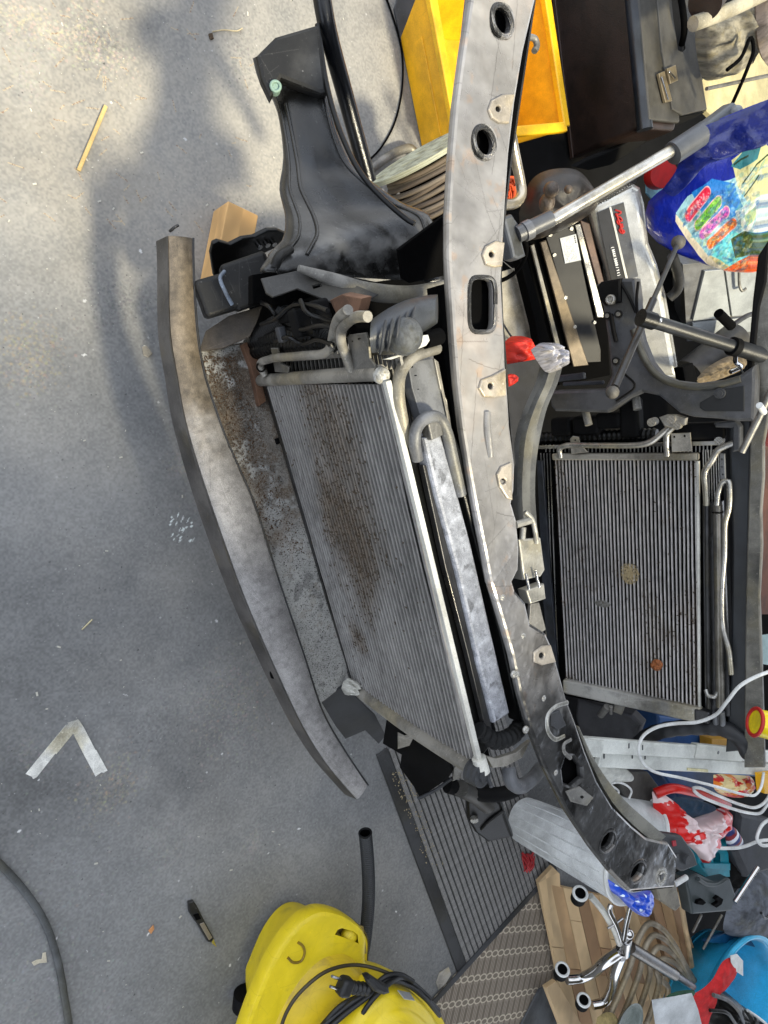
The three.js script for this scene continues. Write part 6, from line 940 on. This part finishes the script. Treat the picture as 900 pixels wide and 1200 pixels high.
{ // blue tub and its contents
  const R = W(864, 1112, 0.36).distanceTo(W(864, 1194, 0.36));
  const ct = W(866, 1194, 0.36), t = thing('blue_tub', 'light blue plastic tub at the lower right corner', 'tub'), g = new THREE.LatheGeometry([[0.001, 0.004], [R * 0.78, 0.004], [R * 0.84, 0.02], [R * 0.98, 0.2], [R * 1.06, 0.205], [R * 1.06, 0.19], [R * 1.02, 0.185], [R * 0.98, 0.17], [R * 0.82, 0.0], [0.001, 0]].map(([a, b]) => new THREE.Vector2(a, b)), 56);
  g.translate(ct.x, 0.15, ct.z); part('bowl', g, mat(0x35bdf8, { r: 0.35, bs: 0.0002 }), t);
  const rg = new THREE.TorusGeometry(R * 1.04, 0.012, 12, 60); rg.rotateX(Math.PI / 2); rg.translate(ct.x, 0.355, ct.z); part('rim', rg, mat(0x4cc8fb, { r: 0.35, bs: 0.0002 }), t);
  solo('dark_blue_lid', slab([[826, 1104], [850, 1094], [905, 1090], [905, 1116], [868, 1106], [842, 1106]], HF(0.3), 0.02, { bevel: 0.005 }), mat(0x14507d, { r: 0.4 }), 'dark blue lid behind the light blue tub', 'lid');
  solo('red_cloth', pillow([[810, 1166], [824, 1158], [836, 1146], [846, 1128], [856, 1122], [865, 1126], [862, 1140], [850, 1156], [834, 1170], [828, 1192], [824, 1206], [818, 1196], [814, 1180]], HF(0.385), 0.018, { amp: 0.004, fq: 16 }), mat(0xd42226, { r: 0.8 }), 'red cloth hanging over the rim of the light blue tub', 'cloth');
  solo('white_sheet', slab([[764, 1172], [790, 1168], [811, 1164], [818, 1182], [824, 1206], [770, 1212], [766, 1186]], F3(W(764, 1172, 0.40), W(811, 1164, 0.43), W(770, 1206, 0.40)), 0.003), mat(0xd0d6dc, { r: 0.8 }), 'pale grey sheet lying across the tube frame by the red cloth', 'sheet');
  solo('green_cloth', pillow([[780, 1168], [792, 1162], [812, 1160], [812, 1166], [790, 1170]], HF(0.4), 0.012, { amp: 0.004, N: 32 }), mat(0x2f5a44, { r: 0.9 }), 'dark green cloth edge between tube frame and pale sheet', 'cloth');
  solo('white_label', slab([[856, 1120], [864, 1118], [871, 1126], [871, 1144], [862, 1138], [857, 1128]], HF(0.40), 0.003), M.white, 'white paper tag at the head of the red cloth', 'tag');
  const bk = thing('leather_item', 'crumpled black leather item with straps inside the light blue tub', 'leather item');
  part('upper', pillow([[829, 1168], [838, 1160], [850, 1162], [864, 1174], [880, 1186], [896, 1204], [880, 1222], [840, 1222], [828, 1200]], HF(0.36), 0.05, { amp: 0.02, fq: 14 }), M.blackGloss, bk);
  part('strap', tube([W(836, 1166, 0.42), W(852, 1172, 0.43), W(866, 1186, 0.43), W(874, 1210, 0.42)], 0.008), M.grey, bk); part('strap', tube([W(832, 1184, 0.42), W(850, 1186, 0.44), W(862, 1200, 0.43)], 0.007), M.black, bk);
  solo('white_cable', tube([W(876, 1184, 0.4), W(888, 1192, 0.41), W(905, 1206, 0.4)], 0.006), M.white, 'white cord beside the black leather item in the tub', 'cord');
}
// ================================================================ right edge: airer, bags, boxes
{
  const t = thing('folding_airer', 'white folding airer rails lying across below the rear front end', 'clothes airer'), wm = mat(0xdfe3e0, { r: 0.45, bs: 0.0002 }), h = 0.55;
  const q = (x0, y0, x1, y1, w, th, hh) => bar(W(x0, y0, hh), W(x1, y1, hh), w, th, V(0, 1, 0), 0.004);
  part('rail', q(684, 872, 915, 887, 0.044, 0.02, h), wm, t); part('rail', q(700, 889, 915, 902, 0.046, 0.02, h - 0.02), wm, t);
  part('rail_cover', q(812, 879, 868, 884, 0.047, 0.026, h + 0.002), mat(0xc6c9c4, { r: 0.5 }), t);
  part('joint', q(678, 874, 702, 876, 0.05, 0.03, h), wm, t);
  part('screw', cyl(HF(h + 0.016), 842, 882, 0, 0.006, 0.006), M.grey, t);
  part('slot', mg([[706, 872], [737, 874], [753, 876]].map(([x, y]) => bar(W(x, y - 3, h + 0.0105), W(x, y + 3, h + 0.0105), 0.005, 0.003))), M.greyDark, t);
  part('slot', mg([[708, 886], [741, 886], [756, 887]].map(([x, y]) => bar(W(x, y - 3, h - 0.0085), W(x, y + 3, h - 0.0085), 0.005, 0.003))), M.greyDark, t);
  part('blue_strip', q(838, 902, 896, 907, 0.022, 0.014, h - 0.03), mat(0x1d6ea8, { r: 0.4 }), t);
  part('label', slab([[806, 900], [830, 902], [830, 905], [806, 903]], HF(h - 0.005), 0.003, { bevel: 0 }), mat(0xd9d2a8, { r: 0.6 }), t);
  solo('plastic_sheet', pillow([[680, 884], [694, 876], [712, 884], [728, 896], [741, 908], [740, 915], [728, 916], [716, 916], [704, 924], [694, 912]], HF(0.50), 0.02, { amp: 0.002 }), mat(0xc9cbc6, { r: 0.5 }), 'pale grey plastic sheet beside the crossmember under the airer', 'plastic sheet');
  solo('white_cable', tube([W(905, 786, 0.95), W(888, 792, 0.93), W(868, 803, 0.9), W(852, 822, 0.86), W(838, 838, 0.82), W(818, 846, 0.78), W(790, 848, 0.72), W(770, 852, 0.68), W(754, 862, 0.64), W(748, 876, 0.62), W(752, 892, 0.6), W(766, 904, 0.58), W(800, 912, 0.58), W(840, 922, 0.58), W(872, 931, 0.58), W(886, 931, 0.58), W(892, 922, 0.58), W(895, 905, 0.58)], 0.0048, { m: 10 }), M.white, 'long white cable looping in front of the airer rails', 'cable');
  const wh = thing('wire_rack', 'white wire rack ends under the airer rails', 'wire rack');
  part('wire', tube([W(905, 924, 0.5), W(898, 938, 0.5), W(886, 946, 0.5), W(868, 943, 0.5), W(840, 932, 0.5), W(818, 923, 0.5), W(812, 924, 0.5), W(818, 931, 0.5), W(842, 942, 0.5), W(880, 953, 0.5), W(892, 952, 0.5), W(900, 942, 0.5), W(908, 936, 0.5)], 0.006), M.white, wh);
  part('wire', tube([W(826, 992, 0.42), W(850, 994, 0.42), W(872, 992, 0.42), W(888, 986, 0.44), W(905, 984, 0.45)], 0.007), M.white, wh);
  part('wire', tube([W(905, 958, 0.46), W(892, 968, 0.46), W(887, 982, 0.46), W(892, 990, 0.46), W(905, 990, 0.46)], 0.007), M.white, wh);
}
{
  const t = thing('yellow_can', 'yellow can with a red rim at the right edge above the airer', 'can'), a = W(885, 846, 0.93), b = a.clone().addScaledVector(UP, 0.14).addScaledVector(RT, 0.035);
  part('wall', rod(a, b, 0.034, 28, 0.037), mat(0xf0d80a, { r: 0.35, bs: 0 }), t); const d = b.clone().sub(a).normalize(), g = new THREE.TorusGeometry(0.034, 0.005, 10, 32); g.applyMatrix4(new THREE.Matrix4().makeRotationFromQuaternion(new THREE.Quaternion().setFromUnitVectors(V(0, 0, 1), d)).setPosition(a)); part('rim', g, M.red, t);
  solo('yellow_box', slab([[894, 908], [912, 906], [912, 932], [896, 930]], HF(0.58), 0.03), mat(0xf0b50a, { r: 0.4 }), 'yellow block at the right edge below the airer', 'box');
}
solo('blue_crate', slab([[772, 838], [862, 850], [870, 930], [800, 945], [774, 905]], HF(0.36), 0.12, { bevel: 0.01 }), mat(0x1b4c86, { r: 0.45, map: mottle }), 'dark blue crate half hidden behind the airer rails', 'crate');
solo('orange_box', slab([[834, 866], [870, 866], [872, 900], [836, 896]], HF(0.42), 0.05), mat(0xb98a1c, { r: 0.6, map: mottle }), 'ochre carton behind the airer rails', 'carton');
solo('grey_drain_box', slab([[722, 905], [760, 905], [775, 925], [762, 945], [738, 945], [728, 925]], HF(0.36), 0.06, { bevel: 0.006 }), mat(0x4c4a46, { r: 0.6, map: grime }), 'dusty grey plastic box beside the white bucket', 'box');
solo('snack_bag', pillow([[836, 908], [868, 904], [880, 914], [876, 930], [856, 934], [838, 926]], HF(0.46), 0.03, { amp: 0.012, fq: 24 }), (() => { const m = mat(0xffffff, { r: 0.3 }); m.map = dtex(128, 128, (u, v) => { const a = nB(u, v), b = nA(v, u); return a > 0.56 ? [0.9, 0.82, 0.6] : b > 0.52 ? [0.88, 0.5, 0.1] : [0.78, 0.1, 0.08]; }, true, 1); return m; })(), 'orange and red snack bag under the airer rails', 'bag');
{
  const t = thing('carrier_bag', 'red and white plastic carrier bag with a looped handle', 'carrier bag'), cm = mat(0xffffff, { r: 0.32, clearcoat: 0.3 }), n = oct(5, 5, 1001);
  cm.map = dtex(256, 256, (u, v) => n(u, v) > 0.5 ? [0.80, 0.07, 0.06] : [0.86, 0.78, 0.78], true, 1);
  const rm = mat(0xd8180f, { r: 0.35 });
  part('handle', tube([W(768, 930, 0.42), W(785, 924, 0.45), W(810, 928, 0.46), W(836, 936, 0.45), W(852, 944, 0.43)], (s) => 0.018 - 0.004 * Math.sin(s * Math.PI), { m: 12 }), rm, t);
  part('skin', pillow([[764, 928], [772, 926], [778, 940], [782, 956], [796, 964], [822, 956], [846, 946], [856, 952], [852, 968], [838, 984], [832, 1004], [824, 1012], [816, 1000], [806, 990], [782, 984], [770, 972], [766, 950]], HF(0.40), 0.04, { amp: 0.022, fq: 18, smooth: false, N: 80 }), cm, t);
  part('opening', pillow([[780, 938], [800, 934], [832, 942], [838, 950], [808, 958], [786, 956]], HF(0.41), 0.006, { amp: 0.004 }), mat(0x123c58, { r: 0.6 }), t);
}
{
  const t = thing('teal_crate', 'teal plastic crate below the red and white bag', 'crate'), tm = mat(0x1796ae, { r: 0.4, bs: 0.0002 });
  part('body', slab([[822, 966], [852, 966], [856, 1028], [832, 1030], [818, 1012]], HF(0.34), 0.18, { bevel: 0.006, holes: [rrect(840, 1006, 5, 9)] }), tm, t);
  part('ledge', slab([[824, 1012], [856, 1012], [856, 1020], [826, 1018]], HF(0.35), 0.02), tm, t);
  solo('striped_shoe', pillow([[850, 968], [858, 968], [866, 982], [866, 992], [852, 990]], HF(0.37), 0.03, { amp: 0.002, N: 40 }), (() => { const m = mat(0xffffff, { r: 0.5 }); m.map = dtex(64, 64, (u, v) => { const k = Math.floor((u * 0.7 + v) * 6) % 3; return [[0.85, 0.87, 0.9], [0.1, 0.16, 0.4], [0.5, 0.1, 0.14]][k]; }, true, 1); return m; })(), 'blue and white striped sneaker toe next to the teal crate', 'shoe');
}
{
  const t = thing('hinge_plate', 'dark grey plastic plate between the crossmember end and the carrier bag', 'plate');
  part('plate', slab([[756, 978], [770, 976], [800, 980], [814, 1000], [818, 1014], [800, 1022], [786, 1012], [772, 996]], HF(0.62), 0.03, { bevel: 0.006 }), mat(0x2b2d31, { r: 0.5, map: mottle }), t);
  part('lug', mg([cyl(HF(0.63), 793, 1007, 0, 0.016, 0.012), cyl(HF(0.63), 807, 1008, 0, 0.016, 0.012)]), M.greyDark, t); part('red_mark', slab([[788, 986], [792, 985], [793, 991], [789, 992]], HF(0.623), 0.003, { bevel: 0 }), mat(0xa81c2e, { r: 0.5 }), t);
}
{
  const t = thing('equipment_lid', 'grey-green plastic lid with raised hooks below the teal crate', 'lid'), gm = mat(0x3a4346, { r: 0.5, map: mottle }), f = HF(0.42);
  part('panel', slab([[804, 1030], [818, 1024], [838, 1034], [856, 1030], [862, 1048], [858, 1068], [812, 1072], [808, 1050]], f, 0.05, { bevel: 0.008 }), gm, t);
  part('raised_hook', slab([[838, 1054], [842, 1050], [848, 1054], [846, 1060], [840, 1064], [836, 1061], [842, 1057]], f, 0.02, { dn: 0.012, bevel: 0.002 }), M.deep, t); part('raised_hook', slab([[818, 1056], [824, 1054], [828, 1058], [824, 1061], [817, 1060]], f, 0.02, { dn: 0.012, bevel: 0.002 }), M.deep, t);
  part('arch', tube([W(818, 1030, 0.43), W(828, 1036, 0.43), W(840, 1036, 0.43), W(850, 1030, 0.43)], 0.008), gm, t);
}
solo('chrome_bar', rod(W(861, 1057, 0.46), W(888, 1016, 0.48), 0.0095, 14), M.chrome, 'short chrome bar leaning over the grey suitcase', 'bar');
solo('white_stick', rod(W(791, 1036, 0.6), W(804, 1028, 0.6), 0.009, 12), M.white, 'short white stick by the crossmember end', 'stick');
solo('thin_rod', rod(W(824, 1112, 0.36), W(846, 1072, 0.4), 0.005, 10), M.zinc, 'thin grey rod below the grey-green lid, right of another', 'rod');
solo('thin_rod', rod(W(812, 1092, 0.36), W(822, 1072, 0.4), 0.005, 10), M.zinc, 'thin grey rod below the grey-green lid, next to the brown board', 'rod');
solo('dark_suitcase', slab([[868, 952], [905, 960], [905, 1020], [876, 1030], [862, 1000]], HF(0.38), 0.2, { bevel: 0.02 }), mat(0x2f3137, { r: 0.6, map: grime }), 'dark grey suitcase corner under the wire rack', 'suitcase');
solo('grey_suitcase', pillow([[852, 1064], [866, 1040], [884, 1026], [912, 1020], [912, 1096], [866, 1098], [848, 1090]], HF(0.32), 0.06, { amp: 0.004, fq: 20 }), mat(0x686d76, { r: 0.75, map: grime }), 'grey fabric suitcase above the light blue tub', 'suitcase');
solo('case_buckle', tube([W(892, 1070, 0.42), W(896, 1076, 0.42), W(902, 1072, 0.42), W(906, 1066, 0.42)], 0.006), M.steelDark, 'dark wire buckle on the grey fabric suitcase', 'buckle');
solo('teal_card', slab([[892, 745], [912, 742], [912, 782], [893, 778]], HF(0.62), 0.01), mat(0xa9c3c4, { r: 0.5 }), 'pale teal card at the right edge', 'card');
solo('black_bag', pillow([[845, 990], [870, 985], [880, 1020], [862, 1040], [846, 1030]], HF(0.3), 0.05, { amp: 0.01 }), M.blackMatt, 'black bag behind the teal crate', 'bag');
solo('added_shade_sheet', slab([[568, 150], [600, -60], [960, -80], [960, 1260], [860, 1260], [800, 1120], [756, 1010], [700, 930], [640, 900], [600, 760], [590, 500], [580, 330]], HF(0.004), 0.003, { bevel: 0 }), mat(0x0c0c0d, { r: 0.85, map: grime, specularIntensity: 0.3 }), 'black sheet added as the shade in the gaps under the clutter', 'shade_sheet');  // black sheet added to stand for shade between the heaped things
solo('backdrop_box', bxe(W(880, 330, 0.01), W(880, 830, 0.01), 0.5, 0.3, 0.02), mat(0x171310, { r: 0.8, map: grime }), 'long dark box added as a backdrop behind the rear front end', 'box');  // dark block added as a backdrop behind the rear module

settle();
renderer.render(scene, camera);
